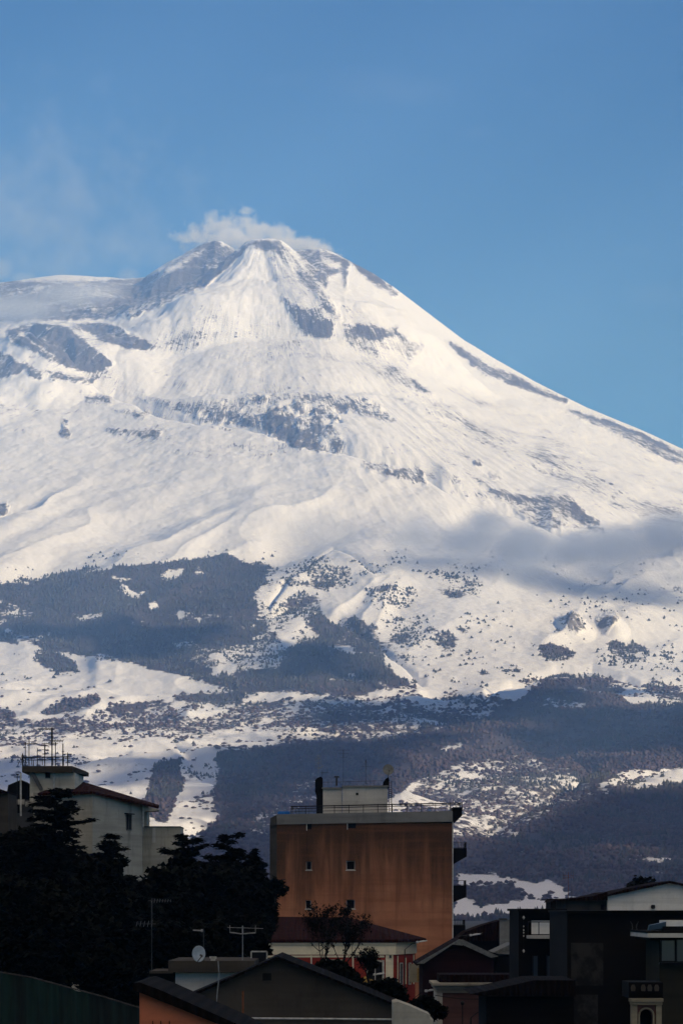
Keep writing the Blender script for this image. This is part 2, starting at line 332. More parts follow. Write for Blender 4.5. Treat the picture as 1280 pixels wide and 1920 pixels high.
def grid_mesh(name, X, Y, Z, attrs=None, smooth=True, uv=None):
    nr, nc = X.shape
    me = bpy.data.meshes.new(name)
    co = np.empty((nr*nc, 3), np.float32); co[:, 0] = X.ravel(); co[:, 1] = Y.ravel(); co[:, 2] = Z.ravel()
    i = np.arange((nr-1)*(nc-1)); a = (i//(nc-1))*nc+i % (nc-1)
    f = np.stack([a, a+1, a+nc+1, a+nc], 1).astype(np.int32).ravel()
    me.vertices.add(nr*nc); me.vertices.foreach_set('co', co.ravel())
    me.loops.add(len(f)); me.loops.foreach_set('vertex_index', f)
    me.polygons.add(len(i)); me.polygons.foreach_set('loop_start', np.arange(0, len(f), 4, dtype=np.int32))
    me.update(calc_edges=True); me.validate()
    me.polygons.foreach_set('use_smooth', np.full(len(me.polygons), smooth))
    if attrs is not None:
        ca = me.color_attributes.new('cover', 'FLOAT_COLOR', 'POINT')
        d = np.ones((nr*nc, 4), np.float32)
        for k, v in enumerate(attrs): d[:, k] = v.ravel()
        ca.data.foreach_set('color', d.ravel())
        if uv is not None:
            cb_ = me.color_attributes.new('flow', 'FLOAT_COLOR', 'POINT'); d2 = np.ones((nr*nc, 4), np.float32); d2[:, 0] = uv[0].ravel(); d2[:, 1] = uv[1].ravel(); d2[:, 2] = 0; cb_.data.foreach_set('color', d2.ravel())
    o = bpy.data.objects.new(name, me); COL.objects.link(o); return o

rockA = samp(ROCK, PX, PY, 9, 16)
gz = np.gradient(Z, axis=0)/np.maximum(np.gradient(Y, axis=0), 1)
rockA = np.clip(rockA+.25*sstep(gz, .75, 1.3)*sstep(R, 11500, 12500), 0, 1)
def thin(x, y): return .5*np.interp(y, [7600, 9200], [.22, 1.])*sstep(fbm(x/110, y/260, 4, 611, .6), .16, .42)
woodA = samp(WOOD, PX, PY, 14, 42); woodA = woodA*(1-thin(X, Y))
belt = sstep(R, 8200, 9500)
stain = np.clip(.5+.5*fbm(X/300, Y/300, 3, 91), 0, 1)
mount = grid_mesh('mountain', X, Y, Z, (rockA, woodA, stain), uv=(np.arctan2(X-cxs, -(Y-cys))*12+.35*fbm(X/500, Y/500, 3, 96), np.hypot(X-cxs, Y-cys)/1000))
tag(mount, 'snow covered volcano with rocky summit cones above wooded lower slopes', 'mountain', kind='structure')

m = NM('snow_slope'); geo = m.n('ShaderNodeNewGeometry'); pos = geo.outputs['Position']
vc = m.n('ShaderNodeVertexColor', layer_name='cover'); sp = m.n('ShaderNodeSeparateColor'); m.l(vc.outputs['Color'], sp.inputs[0])
strk = m.mapv(pos, (1/34., 1/70., 1/16.), rot=(0, 0, radians(0)))
n1 = m.noise(strk, 1.0, 6, .68, .4)
n2 = m.noise(m.mapv(pos, (1/260., 1/340., 1/150.)), 1.0, 5, .6)
nf = m.noise(m.mapv(pos, (1/12., 1/18., 1/7.)), 1.0, 3, .7)
fl = m.n('ShaderNodeVertexColor', layer_name='flow')
ns = m.noise(m.mapv(fl.outputs['Color'], (7.0, 4.5, 1)), 1.0, 5, .62, .3)
v = m.math('ADD', m.math('MULTIPLY', m.math('SUBTRACT', ns, .5), 1.5), m.math('MULTIPLY', m.math('SUBTRACT', n1, .5), 1.3))
v = m.math('ADD', v, m.math('MULTIPLY', m.math('SUBTRACT', n2, .5), .9))
v0 = m.math('ADD', m.math('MULTIPLY', m.math('SUBTRACT', n1, .5), 1.9), m.math('MULTIPLY', m.math('SUBTRACT', n2, .5), .9))
v = m.math('ADD', v, m.math('MULTIPLY', m.math('SUBTRACT', nf, .5), 1.25))
rf = m.ramp(m.math('ADD', sp.outputs[0], v), .50, .66)
nfl = m.noise(m.mapv(fl.outputs['Color'], (30.0, 11.0, 1)), 1.0, 4, .6, .6)
fk = m.math('ADD', nfl, m.math('ADD', m.math('MULTIPLY', m.math('SUBTRACT', sp.outputs[0], .17), .42), m.math('MULTIPLY', m.math('SUBTRACT', n2, .5), .75)))
fk = m.math('MULTIPLY', m.ramp(fk, .655, .70), m.ramp(sp.outputs[0], .08, .15))
rf = m.math('MAXIMUM', rf, m.math('MULTIPLY', fk, .85))
snow = m.mix(m.noise(m.mapv(pos, (1/400., 1/500., 1/200.)), 1.0, 5, .6), (.79, .79, .82), (.71, .72, .76))
rockc = m.mix(nf, (.035, .034, .042), (.17, .155, .16))
c = m.mix(rf, snow, rockc)
w1 = m.noise(m.mapv(pos, (1/16., 1/40., 1/10.)), 1.0, 4, .7)
w2 = m.noise(m.mapv(pos, (1/150., 1/260., 1/60.)), 1.0, 4, .6)
wv = m.math('ADD', m.math('MULTIPLY', m.math('SUBTRACT', w1, .5), 1.2), m.math('MULTIPLY', m.math('SUBTRACT', w2, .5), .9))
wf = m.ramp(m.math('ADD', sp.outputs[1], wv), .46, .64)
wood = m.mix(w2, (.036, .034, .044), (.085, .070, .082))
c = m.mix(wf, c, wood)
bh = m.math('ADD', m.math('MULTIPLY', n1, .6), m.math('ADD', m.math('MULTIPLY', nf, .45), m.math('MULTIPLY', ns, .5)))
rough_ = m.math('ADD', m.math('MULTIPLY', sp.outputs[0], 1.7, clamp=True), .10, clamp=True)
m.surf(c, .8, m.math('MULTIPLY', bh, rough_), .8, 10.0, spec=.12)
mount.data.materials.append(m.m)

# the plain the town stands on, one sheet from behind the camera to the foot of the mountain
gx = np.concatenate([[-9000, -5000, -2500, -1200], np.linspace(-700, 700, 57), [1200, 2500, 5000, 9000]])
gy = np.concatenate([[-9000, -4000, -1500, -500], np.linspace(-200, 1200, 57), np.linspace(1300, 3600, 24)])
GX, GY = np.meshgrid(gx, gy)
def ground_z(y): return np.interp(y, [-9000, 0, 100, 300, 700, 2400, 3600], [-60, 0, 0, 4, 6, 4, -60])
gdz = np.where((GY > 700), 1.2*fbm(GX/90, GY/90, 3, 4), 0)
ground = grid_mesh('ground', GX, GY, ground_z(GY)+gdz)
tag(ground, kind='structure')
m = NM('town_soil'); tc = m.n('ShaderNodeNewGeometry')
nn = m.noise(tc.outputs['Position'], .2, 6, .65)
m.surf(m.mix(nn, (.035, .035, .034), (.09, .085, .075)), .95, nn, .5, .3)
ground.data.materials.append(m.m)

# ---------------------------------------------------------------- woods: every tree a small crown, too many to count
def scatter(N, lo=1030, hi=1790):
    # pick random cells of the mountain mesh, evenly over the photo
    r0 = rng.random(N)*(NR-2); c0 = rng.random(N)*(NC-2)
    i, j = r0.astype(int), c0.astype(int); fi, fj = r0-i, c0-j
    def g(A): return (A[i, j]*(1-fj)+A[i, j+1]*fj)*(1-fi)+(A[i+1, j]*(1-fj)+A[i+1, j+1]*fj)*fi
    x, y, z = g(X), g(Y), g(Z); px = 640+x/y*FPX; py = HZ-(z-CZ)/y*FPX
    k = (py > lo) & (py < hi) & (px > -300) & (px < 1580)
    return x[k], y[k], z[k], px[k], py[k]
def tree_mesh(name, pts, kind, mat):
    x, y, z, wd, ht = pts; n = len(x)
    if kind == 'cone': rings = [(.12, 1.0), (.5, .62)]; ns = 5
    else: rings = [(.25, .75), (.62, 1.0)]; ns = 5
    nv = len(rings)*ns+1
    T = np.zeros((n, nv, 3), np.float32); a0 = rng.random(n)*6.28
    for k, (h, rr) in enumerate(rings):
        for q in range(ns):
            a = a0+q*2*pi/ns+k*.6; rad = rr*wd*(.72+.5*rng.random(n))
            T[:, k*ns+q, 0] = x+np.cos(a)*rad; T[:, k*ns+q, 1] = y+np.sin(a)*rad; T[:, k*ns+q, 2] = z+ht*h*(.85+.3*rng.random(n))
    T[:, -1, 0] = x+wd*.2*(rng.random(n)-.5); T[:, -1, 1] = y; T[:, -1, 2] = z+ht
    F = []
    for k in range(len(rings)-1):
        for q in range(ns):
            a, b = k*ns+q, k*ns+(q+1) % ns; F += [(a, b, b+ns), (a, b+ns, a+ns)]
    k = (len(rings)-1)*ns
    for q in range(ns): F.append((k+q, k+(q+1) % ns, nv-1))
    F = np.array(F, np.int32); A = (F[None]+(np.arange(n)*nv)[:, None, None]).ravel().astype(np.int32)
    me = bpy.data.meshes.new(name); me.vertices.add(n*nv); me.vertices.foreach_set('co', T.ravel())
    me.loops.add(len(A)); me.loops.foreach_set('vertex_index', A)
    me.polygons.add(len(A)//3); me.polygons.foreach_set('loop_start', np.arange(0, len(A), 3, dtype=np.int32))
    me.update(calc_edges=True); me.materials.append(mat)
    o = bpy.data.objects.new(name, me); COL.objects.link(o); return o
def leafmat(name, a, b, sc_):
    m = NM(name); g = m.n('ShaderNodeNewGeometry'); n = m.noise(g.outputs['Position'], sc_, 4, .7)
    k = m.noise(g.outputs['Position'], sc_*.12, 3, .6)
    return m.surf(m.mix(m.ramp(m.math('ADD', m.math('MULTIPLY', n, .5), m.math('MULTIPLY', k, .5)), .35, .65), a, b), .95, spec=.1)
tx, ty, tz, tpx, tpy = scatter(620000)
dns = samp(WOOD, tpx, tpy, 14, 42); dns = dns*(1-thin(tx, ty))
clump = .5+.5*fbm(tx/95, ty/170, 5, 202, .6)
pr = np.where(dns < .5, dns*np.clip((clump-.47)*9, 0, 3.2), dns)*np.clip(6500/ty*1.0, .35, 1.0)**-.0
pr = pr*np.interp(ty, [2400, 4500, 6000, 8000, 12000], [.26, .5, .7, .7, .85])
keep = rng.random(len(tx)) < pr*.72
tx, ty, tz, tpx, tpy, dns, clump = [a[keep] for a in (tx, ty, tz, tpx, tpy, dns, clump)]
sz = (.5+1.0*rng.random(len(tx))**1.6)*np.interp(dns, [0, .4, 1], [1.15, 1.0, 1.05])
dec = (fbm(tx/260, ty/300, 3, 303)+.22*(tpy > 1300)-.9*(tpy < 1275)+.5*(rng.random(len(tx))-.5)) > 0.0
spr = 1-sstep(dns, .3, .7)
sz = sz*np.interp(ty, [3000, 6500, 8500], [.62, .8, 1.0])
W_, H_ = 3.5*sz*(1+.5*spr*rng.random(len(tx))), 9.0*sz*(.8+.4*rng.random(len(tx)))*(1-.35*spr)
con = leafmat('conifer_wood', (.035, .040, .050), (.075, .078, .085), .05)
brn = leafmat('bare_wood', (.050, .040, .056), (.105, .082, .098), .05)
k = ~dec
o = tree_mesh('conifer_forest', (tx[k], ty[k], tz[k]-.5, W_[k]*.9, H_[k]), 'cone', con); tag(o, 'dark conifer woods and scattered firs on the snowy slopes', 'forest', kind='stuff')
k = dec
o = tree_mesh('bare_forest', (tx[k], ty[k], tz[k]-.5, W_[k]*1.15, H_[k]*.8), 'ball', brn); tag(o, 'purple brown leafless woods on the lower slopes', 'forest', kind='stuff')
print('trees', len(tx))
# ---------------------------------------------------------------- unseen clouds overhead, shaped to put shade on the town and lower hills
CB = 3760.0
def terr(x, y):
    """height of the ground under x, y (mountain or plain)"""
    px = 640+x/np.maximum(y, 1)*FPX
    col = np.clip((px-cpx[0])/(cpx[1]-cpx[0]), 0, NC-1).astype(int)
    z = ground_z(y)*1.0
    Rg = Y[:NR]; j0 = np.zeros(x.shape, int)
    lo = np.zeros(x.shape, int); hi = np.full(x.shape, NR-1)
    for _ in range(12):
        mid = (lo+hi)//2; c_ = Rg[mid, col] < y; lo = np.where(c_, mid, lo); hi = np.where(c_, hi, mid)
    return np.where(y > 2420, Z[lo, col], z)
cx_ = np.arange(-9000, 11000, 30.); cyy = np.arange(-13000, 9000, 30.)
CX, CY = np.meshgrid(cx_, cyy)
gx_, gy_ = CX*0, CY*0; zz = CX*0
for _ in range(4):
    L = (CB-zz)/SUNV.z; gx_ = CX-SUNV.x*L; gy_ = CY-SUNV.y*L; zz = np.where(gy_ > 2420, terr(gx_, gy_), 5.)
lpx = 640+gx_/np.maximum(gy_, 100)*FPX; lpy = HZ-(zz-CZ)/np.maximum(gy_, 100)*FPX
lit = samp(LIT, lpx, lpy)
inside = (lpx > -330) & (lpx < 1600) & (gy_ > 2500)
nz = fbm(gx_/500, gy_/700, 4, 400)
shade = np.where(inside, 1-lit-.5+.7*fbm(gx_/150, gy_/260, 4, 401), np.where(gy_ > 2500, nz*1.5+.15*(gy_ < 8000)-.8*sstep(gy_, 8200, 9500), .5))
shade = np.where(gy_ > 11500, -1, shade)
# over the town the bank is closed
shade = np.where((gy_ <= 2500) & (gy_ > -1500), .5+.5*(gy_ < 1500), shade)
edgem = np.minimum.reduce([CX-cx_[0], cx_[-1]-CX, CY-cyy[0], cyy[-1]-CY])
shade = np.where((gy_ <= -1500), .35+fbm(CX/900, CY/900, 4, 77), shade)
shade = np.minimum(shade, edgem/600-.6+.5*fbm(CX/500, CY/500, 3, 9))
shade = np.where(np.hypot(CX+600, CY+400) < 5300+500*fbm(CX/900, CY/900, 3, 31), .6, shade)  # disc added over the town to cut the blue sky light
f = (shade > 0).astype(float)
th = blur(f, 2)*.25+blur(f, 8)*.75
th = np.where(f > 0, th, 0)
topz = CB+26+50*th**1.5*(1+.5*fbm(CX/260, CY/260, 4, 501))
botz = CB+12+8*fbm(CX/200, CY/200, 3, 502)-(8*th)
me = bpy.data.meshes.new('cloud_bank'); nr, nc = CX.shape
q = (f[:-1, :-1]*f[1:, :-1]*f[:-1, 1:]*f[1:, 1:]) > 0
ii, jj = np.nonzero(q); a = ii*nc+jj
V = np.concatenate([np.stack([CX, CY, topz], -1).reshape(-1, 3), np.stack([CX, CY, botz], -1).reshape(-1, 3)]); off = nr*nc
F1 = np.stack([a, a+1, a+nc+1, a+nc], 1); F2 = np.stack([a+nc, a+nc+1, a+1, a], 1)+off
qp = np.pad(q, 1); S1 = []
for di, dj, e0, e1 in ((-1, 0, 0, 1), (1, 0, nc+1, nc), (0, -1, nc, 0), (0, 1, 1, nc+1)):
    b_ = ~qp[1+ii+di, 1+jj+dj]; aa = a[b_]
    S1.append(np.stack([aa+e1, aa+e0, aa+e0+off, aa+e1+off], 1))
FF = np.concatenate([F1, F2]+S1); used, inv = np.unique(FF.ravel(), return_inverse=True); V = V[used]
me.vertices.add(len(V)); me.vertices.foreach_set('co', V.astype(np.float32).ravel())
me.loops.add(len(inv)); me.loops.foreach_set('vertex_index', inv.astype(np.int32))
me.polygons.add(len(FF)); me.polygons.foreach_set('loop_start', np.arange(0, len(inv), 4, dtype=np.int32)); me.update(calc_edges=True)
me.polygons.foreach_set('use_smooth', np.full(len(FF), True))
cb = bpy.data.objects.new('clouds', me); COL.objects.link(cb); tag(cb, kind='stuff', label='unseen bank of clouds overhead, shaped to shade the town and hills', cat='clouds')
m = NM('warm_light_cloud'); g = m.n('ShaderNodeNewGeometry'); n = m.noise(g.outputs['Position'], .004, 5, .6)
d = m.n('ShaderNodeBsdfDiffuse'); m.l(m.mix(n, (.70, .70, .70), (.82, .81, .80)), d.inputs['Color']); o_ = m.n('ShaderNodeOutputMaterial')
tl = m.n('ShaderNodeBsdfTranslucent'); tl.inputs['Color'].default_value = (1.0, .90, .74, 1); mx = m.n('ShaderNodeMixShader'); mx.inputs[0].default_value = .98  # lets warm light through, added to light the town below
m.l(d.outputs[0], mx.inputs[1]); m.l(tl.outputs[0], mx.inputs[2]); m.l(mx.outputs[0], o_.inputs['Surface'])
me.materials.append(m.m)
m = NM('hill_shade_cloud'); d = m.n('ShaderNodeBsdfDiffuse'); d.inputs['Color'].default_value = (.42, .45, .52, 1); tl = m.n('ShaderNodeBsdfTranslucent'); tl.inputs['Color'].default_value = (.6, .62, .68, 1)  # same sheet, less translucent, made to darken the lower hills
mx = m.n('ShaderNodeMixShader'); mx.inputs[0].default_value = .15; o_ = m.n('ShaderNodeOutputMaterial'); m.l(d.outputs[0], mx.inputs[1]); m.l(tl.outputs[0], mx.inputs[2]); m.l(mx.outputs[0], o_.inputs['Surface'])
me.materials.append(m.m)
thick = ((gy_ > 2600) & (np.hypot(CX+600, CY+400) > 5800))[ii, jj]; mi = np.zeros(len(FF), np.int32); mi[:len(ii)] = thick; mi[len(ii):2*len(ii)] = thick; me.polygons.foreach_set('material_index', mi)

# ---------------------------------------------------------------- haze: one closed box of even, thin air round the scene
def boxobj(name, x0, x1, y0, y1, z0, z1):
    bm = bmesh.new(); bmesh.ops.create_cube(bm, size=1.0)
    for v in bm.verts: v.co = ((x0+x1)/2+v.co.x*(x1-x0), (y0+y1)/2+v.co.y*(y1-y0), (z0+z1)/2+v.co.z*(z1-z0))
    me = bpy.data.meshes.new(name); bm.to_mesh(me); bm.free(); o = bpy.data.objects.new(name, me); COL.objects.link(o); return o
hz = boxobj('haze', -9600, 9600, -9600, 23000, min(-75., float(Z.min())-3), 3720)
m = NM('thin_air'); pv = m.n('ShaderNodeVolumePrincipled'); pv.inputs['Color'].default_value = (.27, .49, 1.0, 1); pv.inputs['Absorption Color'].default_value = (1, 1, 1, 1)
pv.inputs['Density'].default_value = 6.2e-5; pv.inputs['Anisotropy'].default_value = -0.4
o_ = m.n('ShaderNodeOutputMaterial'); m.l(pv.outputs[0], o_.inputs['Volume']); hz.data.materials.append(m.m)
tag(hz, kind='stuff', label='thin blue air between the town and the mountain', cat='haze')

# ---------------------------------------------------------------- steam and cloud with real volume
def volume(name, puffs, dens, color, seed, label, cat, sharp=.35, nscale=1/120., namp=1.0, absorb=None, stretch=(1, 1, 1), aniso=0.2):
    """puffs: (px, py, distance, radius in photo px, flattening, weight)"""
    C = [(at(p[0], p[1], p[2]), p[3]*p[2]/FPX, p[4], p[5]) for p in puffs]
    lo = [min(c[0][k]-c[1]*1.25*(stretch[k]) for c in C) for k in range(3)]; hi = [max(c[0][k]+c[1]*1.25*(stretch[k]) for c in C) for k in range(3)]
    o = boxobj(name, lo[0], hi[0], lo[1], hi[1], lo[2], hi[2])
    m = NM(name+'_vapour'); g = m.n('ShaderNodeNewGeometry')
    nz = m.n('ShaderNodeTexNoise'); nz.inputs['Scale'].default_value = nscale; nz.inputs['Detail'].default_value = 5; nz.inputs['Roughness'].default_value = .6
    m.l(m.mapv(g.outputs['Position'], (1/stretch[0], 1/stretch[1], 1/stretch[2]), loc=(seed*3.3, 0, 0)), nz.inputs['Vector'])
    tot = None
    for c, r, fl, wt in C:
        sub = m.n('ShaderNodeVectorMath', operation='SUBTRACT'); m.l(g.outputs['Position'], sub.inputs[0]); sub.inputs[1].default_value = c
        mul = m.n('ShaderNodeVectorMath', operation='MULTIPLY'); m.l(sub.outputs[0], mul.inputs[0]); mul.inputs[1].default_value = (1/(r*stretch[0]), 1/(r*stretch[1]), 1/(r*fl*stretch[2]))
        ln = m.n('ShaderNodeVectorMath', operation='LENGTH'); m.l(mul.outputs[0], ln.inputs[0])
        v = m.math('MULTIPLY', m.math('SUBTRACT', 1.0, ln.outputs['Value']), wt)
        tot = v if tot is None else m.math('MAXIMUM', tot, v)
    e = m.math('ADD', tot, m.math('MULTIPLY', m.math('SUBTRACT', nz.outputs['Fac'], .5), namp))
    f = m.ramp(e, 0.0, sharp)
    pv = m.n('ShaderNodeVolumePrincipled'); pv.inputs['Color'].default_value = (*color, 1); pv.inputs['Anisotropy'].default_value = aniso
    m.l(m.math('MULTIPLY', f, dens), pv.inputs['Density'])
    oo = m.n('ShaderNodeOutputMaterial'); m.l(pv.outputs[0], oo.inputs['Volume']); o.data.materials.append(m.m)
    tag(o, label, cat, kind='stuff'); return o
volume('summit_steam', [(397, 408, 16900, 15, 1.1, .8), (402, 428, 16900, 26, .7, .6), (440, 436, 16900, 34, .5, .7), (462, 396, 16900, 18, .5, .6), (375, 445, 16900, 48, .4, .35), (430, 452, 16900, 95, .2, .6), (548, 462, 16900, 72, .24, .75), (440, 424, 16900, 46, .5, .4), (590, 470, 16900, 44, .28, .8),
  (482, 434, 16900, 34, .6, .85), (522, 438, 16900, 24, .9, .95), (537, 446, 16900, 20, .9, .9), (572, 460, 16900, 22, .8, .9), (603, 468, 16900, 20, .6, .8), (630, 480, 16900, 14, .5, .6), (415, 456, 16900, 42, .5, .7)],
  .03, (.995, .995, 1.0), 1, 'white steam drifting left from the summit craters', 'steam', .6, 1/60., 2.0)
volume('drifting_steam', [(300, 470, 16950, 120, .4, .25), (30, 578, 15350, 120, .3, 1.1), (130, 552, 15350, 100, .3, 1.0), (200, 545, 15350, 50, .5, .9), (0, 505, 15400, 34, .8, 1.2), (240, 520, 15900, 30, .8, 1.1), (45, 522, 15400, 34, .4, 1.2), (60, 420, 16500, 260, .7, .16)],
  .006, (.86, .90, .97), 2, 'faint veil of steam over the left shoulder of the mountain', 'steam', .9, 1/200., 1.0)
volume('slope_cloud', [(908, 980, 11180, 60, .7, 1.1), (885, 1012, 11180, 95, .5, 1.2), (980, 1026, 11180, 110, .40, 1.3), (1070, 1030, 11180, 110, .38, 1.3), (1160, 1024, 11180, 120, .42, 1.3), (1245, 1006, 11180, 110, .5, 1.3), (1340, 1010, 11180, 130, .55, 1.2), (1440, 1010, 11180, 120, .5, 1),
  (770, 1005, 11300, 130, .4, .5), (600, 1010, 11250, 150, .36, .45), (1150, 1056, 11200, 160, .22, .6), (860, 1052, 11120, 130, .2, .5), (990, 1062, 11080, 140, .2, .55), (1130, 1074, 11060, 140, .22, .55), (1260, 1084, 11040, 140, .24, .55), (1390, 1088, 11040, 140, .24, .5)],
  .010, (.50, .57, .72), 3, 'grey cloud lying across the right side of the snowy slope', 'cloud', 1.3, 1/170., 1.0, aniso=0.0, stretch=(1, 2.2, 1))  # shade on this cloud is put into its grey-blue vapour colour
volume('high_cloud_wisps', [(720, 165, 24500, 170, .22, .9), (890, 250, 24500, 60, .3, .8), (520, 150, 24500, 90, .2, .7), (1230, 555, 24500, 100, .35, .9), (1190, 470, 24500, 60, .3, .7), (985, 175, 24500, 50, .3, .7)],
  .00016, (.92, .94, 1.0), 7, 'very faint cloud wisps high in the blue sky', 'cloud', 1.0, 1/420., 1.1)
# ================================================================ the town
class MB:
    def __init__(s): s.v = []; s.f = []
    def add(s, vs, fs):
        o = len(s.v); s.v += [tuple(v) for v in vs]; s.f += [tuple(i+o for i in f) for f in fs]; return s
    def box(s, x0, x1, y0, y1, z0, z1):
        return s.add([(x0, y0, z0), (x1, y0, z0), (x1, y1, z0), (x0, y1, z0), (x0, y0, z1), (x1, y0, z1), (x1, y1, z1), (x0, y1, z1)],
                     [(0, 3, 2, 1), (4, 5, 6, 7), (0, 1, 5, 4), (1, 2, 6, 5), (2, 3, 7, 6), (3, 0, 4, 7)])
    def prism(s, pts, y0, y1):            # pts: (x, z) outline
        n = len(pts); a = sum(pts[i][0]*pts[(i+1) % n][1]-pts[(i+1) % n][0]*pts[i][1] for i in range(n))
        if a < 0: pts = pts[::-1]
        return s.add([(x, y0, z) for x, z in pts]+[(x, y1, z) for x, z in pts],
                     [tuple(range(n)), tuple(range(2*n-1, n-1, -1))]+[(i, i+n, (i+1) % n+n, (i+1) % n) for i in range(n)])
    def foot(s, pts, z0, z1, z1b=None):             # pts: (x, y) footprint
        n = len(pts); a = sum(pts[i][0]*pts[(i+1) % n][1]-pts[(i+1) % n][0]*pts[i][1] for i in range(n))
        if a < 0: pts = pts[::-1]
        zt = z1 if isinstance(z1, (list, tuple)) else [z1]*n
        return s.add([(x, y, z0) for x, y in pts]+[(p[0], p[1], zt[i]) for i, p in enumerate(pts)],
                     [tuple(range(n-1, -1, -1)), tuple(range(n, 2*n))]+[(i, (i+1) % n, (i+1) % n+n, i+n) for i in range(n)])
    def tube(s, pts, r, n=6, r1=None):
        pts = [Vector(p) for p in pts]; m_ = len(pts); r1 = r if r1 is None else r1; o = len(s.v)
        for i, p in enumerate(pts):
            d = (pts[min(i+1, m_-1)]-pts[max(i-1, 0)]).normalized(); u = d.orthogonal().normalized() if abs(d.z) > .9 else d.cross(Vector((0, 0, 1))).normalized()
            w_ = d.cross(u); rr = r+(r1-r)*i/max(1, m_-1)
            for k in range(n): a = 2*pi*k/n; s.v.append(tuple(p+u*cos(a)*rr+w_*sin(a)*rr))
        for i in range(m_-1):
            for k in range(n): s.f.append((o+i*n+k, o+i*n+(k+1) % n, o+(i+1)*n+(k+1) % n, o+(i+1)*n+k))
        s.f.append(tuple(o+k for k in range(n-1, -1, -1))); s.f.append(tuple(o+(m_-1)*n+k for k in range(n)))
        return s
    def beam(s, a, b, w_, h):               # rectangular bar from a to b
        a, b = Vector(a), Vector(b); d = (b-a).normalized(); u = d.cross(Vector((0, 0, 1)))
        u = (u.normalized() if u.length > 1e-3 else Vector((1, 0, 0)))*w_/2; n = u.cross(d).normalized()*h/2
        vs = [p+e*u+g*n for p in (a, b) for e, g in ((-1, -1), (1, -1), (1, 1), (-1, 1))]
        return s.add(vs, [(3, 2, 1, 0), (4, 5, 6, 7), (0, 1, 5, 4), (1, 2, 6, 5), (2, 3, 7, 6), (3, 0, 4, 7)])
    def build(s, name, mat, parent=None, smooth=False, bevel=0.0):
        off = Vector(parent['_o']) if parent is not None and '_o' in parent else Vector((0, 0, 0))
        me = bpy.data.meshes.new(name); me.from_pydata([tuple(Vector(v)-off) for v in s.v], [], s.f); me.update()
        bm = bmesh.new(); bm.from_mesh(me); bmesh.ops.recalc_face_normals(bm, faces=bm.faces)
        if bevel:
            bmesh.ops.remove_doubles(bm, verts=bm.verts, dist=1e-4)
            es = [e for e in bm.edges if len(e.link_faces) == 2 and e.calc_face_angle(0) > .6]
            try: bmesh.ops.bevel(bm, geom=es, offset=bevel, segments=1, affect='EDGES', clamp_overlap=True)
            except Exception: pass
        bm.to_mesh(me); bm.free(); me.materials.append(mat)
        if smooth: me.polygons.foreach_set('use_smooth', [True]*len(me.polygons))
        o = bpy.data.objects.new(name, me); COL.objects.link(o)
        if parent is not None: o.parent = parent; o['_o'] = tuple(off)
        return o
THINGS = []
def thing(name, label, cat, loc, group=None):
    o = bpy.data.objects.new(name, None); COL.objects.link(o); o.location = loc; o.empty_display_size = .5; o['_o'] = tuple(loc)
    tag(o, label, cat, group); return o
def pb(mb, px0, px1, py0, py1, d, depth, dy=0.0):
    """box whose front face fills the pixels px0..px1, py0..py1 at distance d"""
    a, b = at(px0, py1 if py1 else HZ, d), at(px1, py0, d); z0 = a.z if py1 else float(ground_z(d))-.4
    return mb.box(a.x, b.x, d+dy, d+dy+depth, z0, b.z)
def PP(s, d): return [(at(x, y, d).x, at(x, y, d).z) for x, y in P(s)]
def base(px, d): p = at(px, HZ, d); return (p.x, d, float(ground_z(d)))
def wall_holes(mb, x0, x1, z0, z1, y, th, holes):
    xs = sorted({x0, x1, *[h[0] for h in holes], *[h[1] for h in holes]}); zs = sorted({z0, z1, *[h[2] for h in holes], *[h[3] for h in holes]})
    for i in range(len(xs)-1):
        run = None
        for k in range(len(zs)-1):
            cx, cz = (xs[i]+xs[i+1])/2, (zs[k]+zs[k+1])/2
            hole = any(h[0] < cx < h[1] and h[2] < cz < h[3] for h in holes)
            if not hole: run = [zs[k], zs[k+1]] if run is None else [run[0], zs[k+1]]
            if (hole or k == len(zs)-2) and run is not None: mb.box(xs[i], xs[i+1], y, y+th, *run); run = None
    return mb

def plaster(name, a, b, dirt=(.03, .028, .025), top=None, amt=.5, streak=.5, rough=.9, z0=0, z1=10):
    m = NM(name); g = m.n('ShaderNodeNewGeometry'); pos = g.outputs['Position']
    n = m.noise(pos, .35, 6, .6, .3); fine = m.noise(pos, 9, 5, .7)
    c = m.mix(m.ramp(n, .3, .7), a, b)
    st = m.noise(m.mapv(pos, (1.1, 1.1, .09)), 1.0, 6, .68, .5); st2 = m.noise(pos, .8, 6, .7)
    k = m.math('MULTIPLY', m.ramp(m.math('ADD', m.math('MULTIPLY', st, streak), m.math('MULTIPLY', st2, 1-streak)), .50, .68), amt)
    c = m.mix(k, c, dirt)
    if top is not None:                    # rain dirt running down from the eaves
        sp = m.n('ShaderNodeSeparateXYZ'); m.l(pos, sp.inputs[0])
        h = m.math('MULTIPLY', m.math('SUBTRACT', sp.outputs[2], z0), 1/(z1-z0))
        kk = m.ramp(m.math('ADD', h, m.math('MULTIPLY', m.math('SUBTRACT', st, .5), 1.3)), .10, .92, 0, top)
        c = m.mix(kk, c, dirt)
    bd = m.noise(m.mapv(pos, (.12, .12, 2.2)), 1.0, 4, .6)
    c = m.mix(m.math('MULTIPLY', m.ramp(bd, .42, .68), .42), c, tuple(x*.5 for x in b))
    c = m.mix(m.math('MULTIPLY', m.ramp(fine, .35, .75), .22), c, tuple(x*.55 for x in a))
    return m.surf(c, rough, fine, .35, .02, spec=.08)
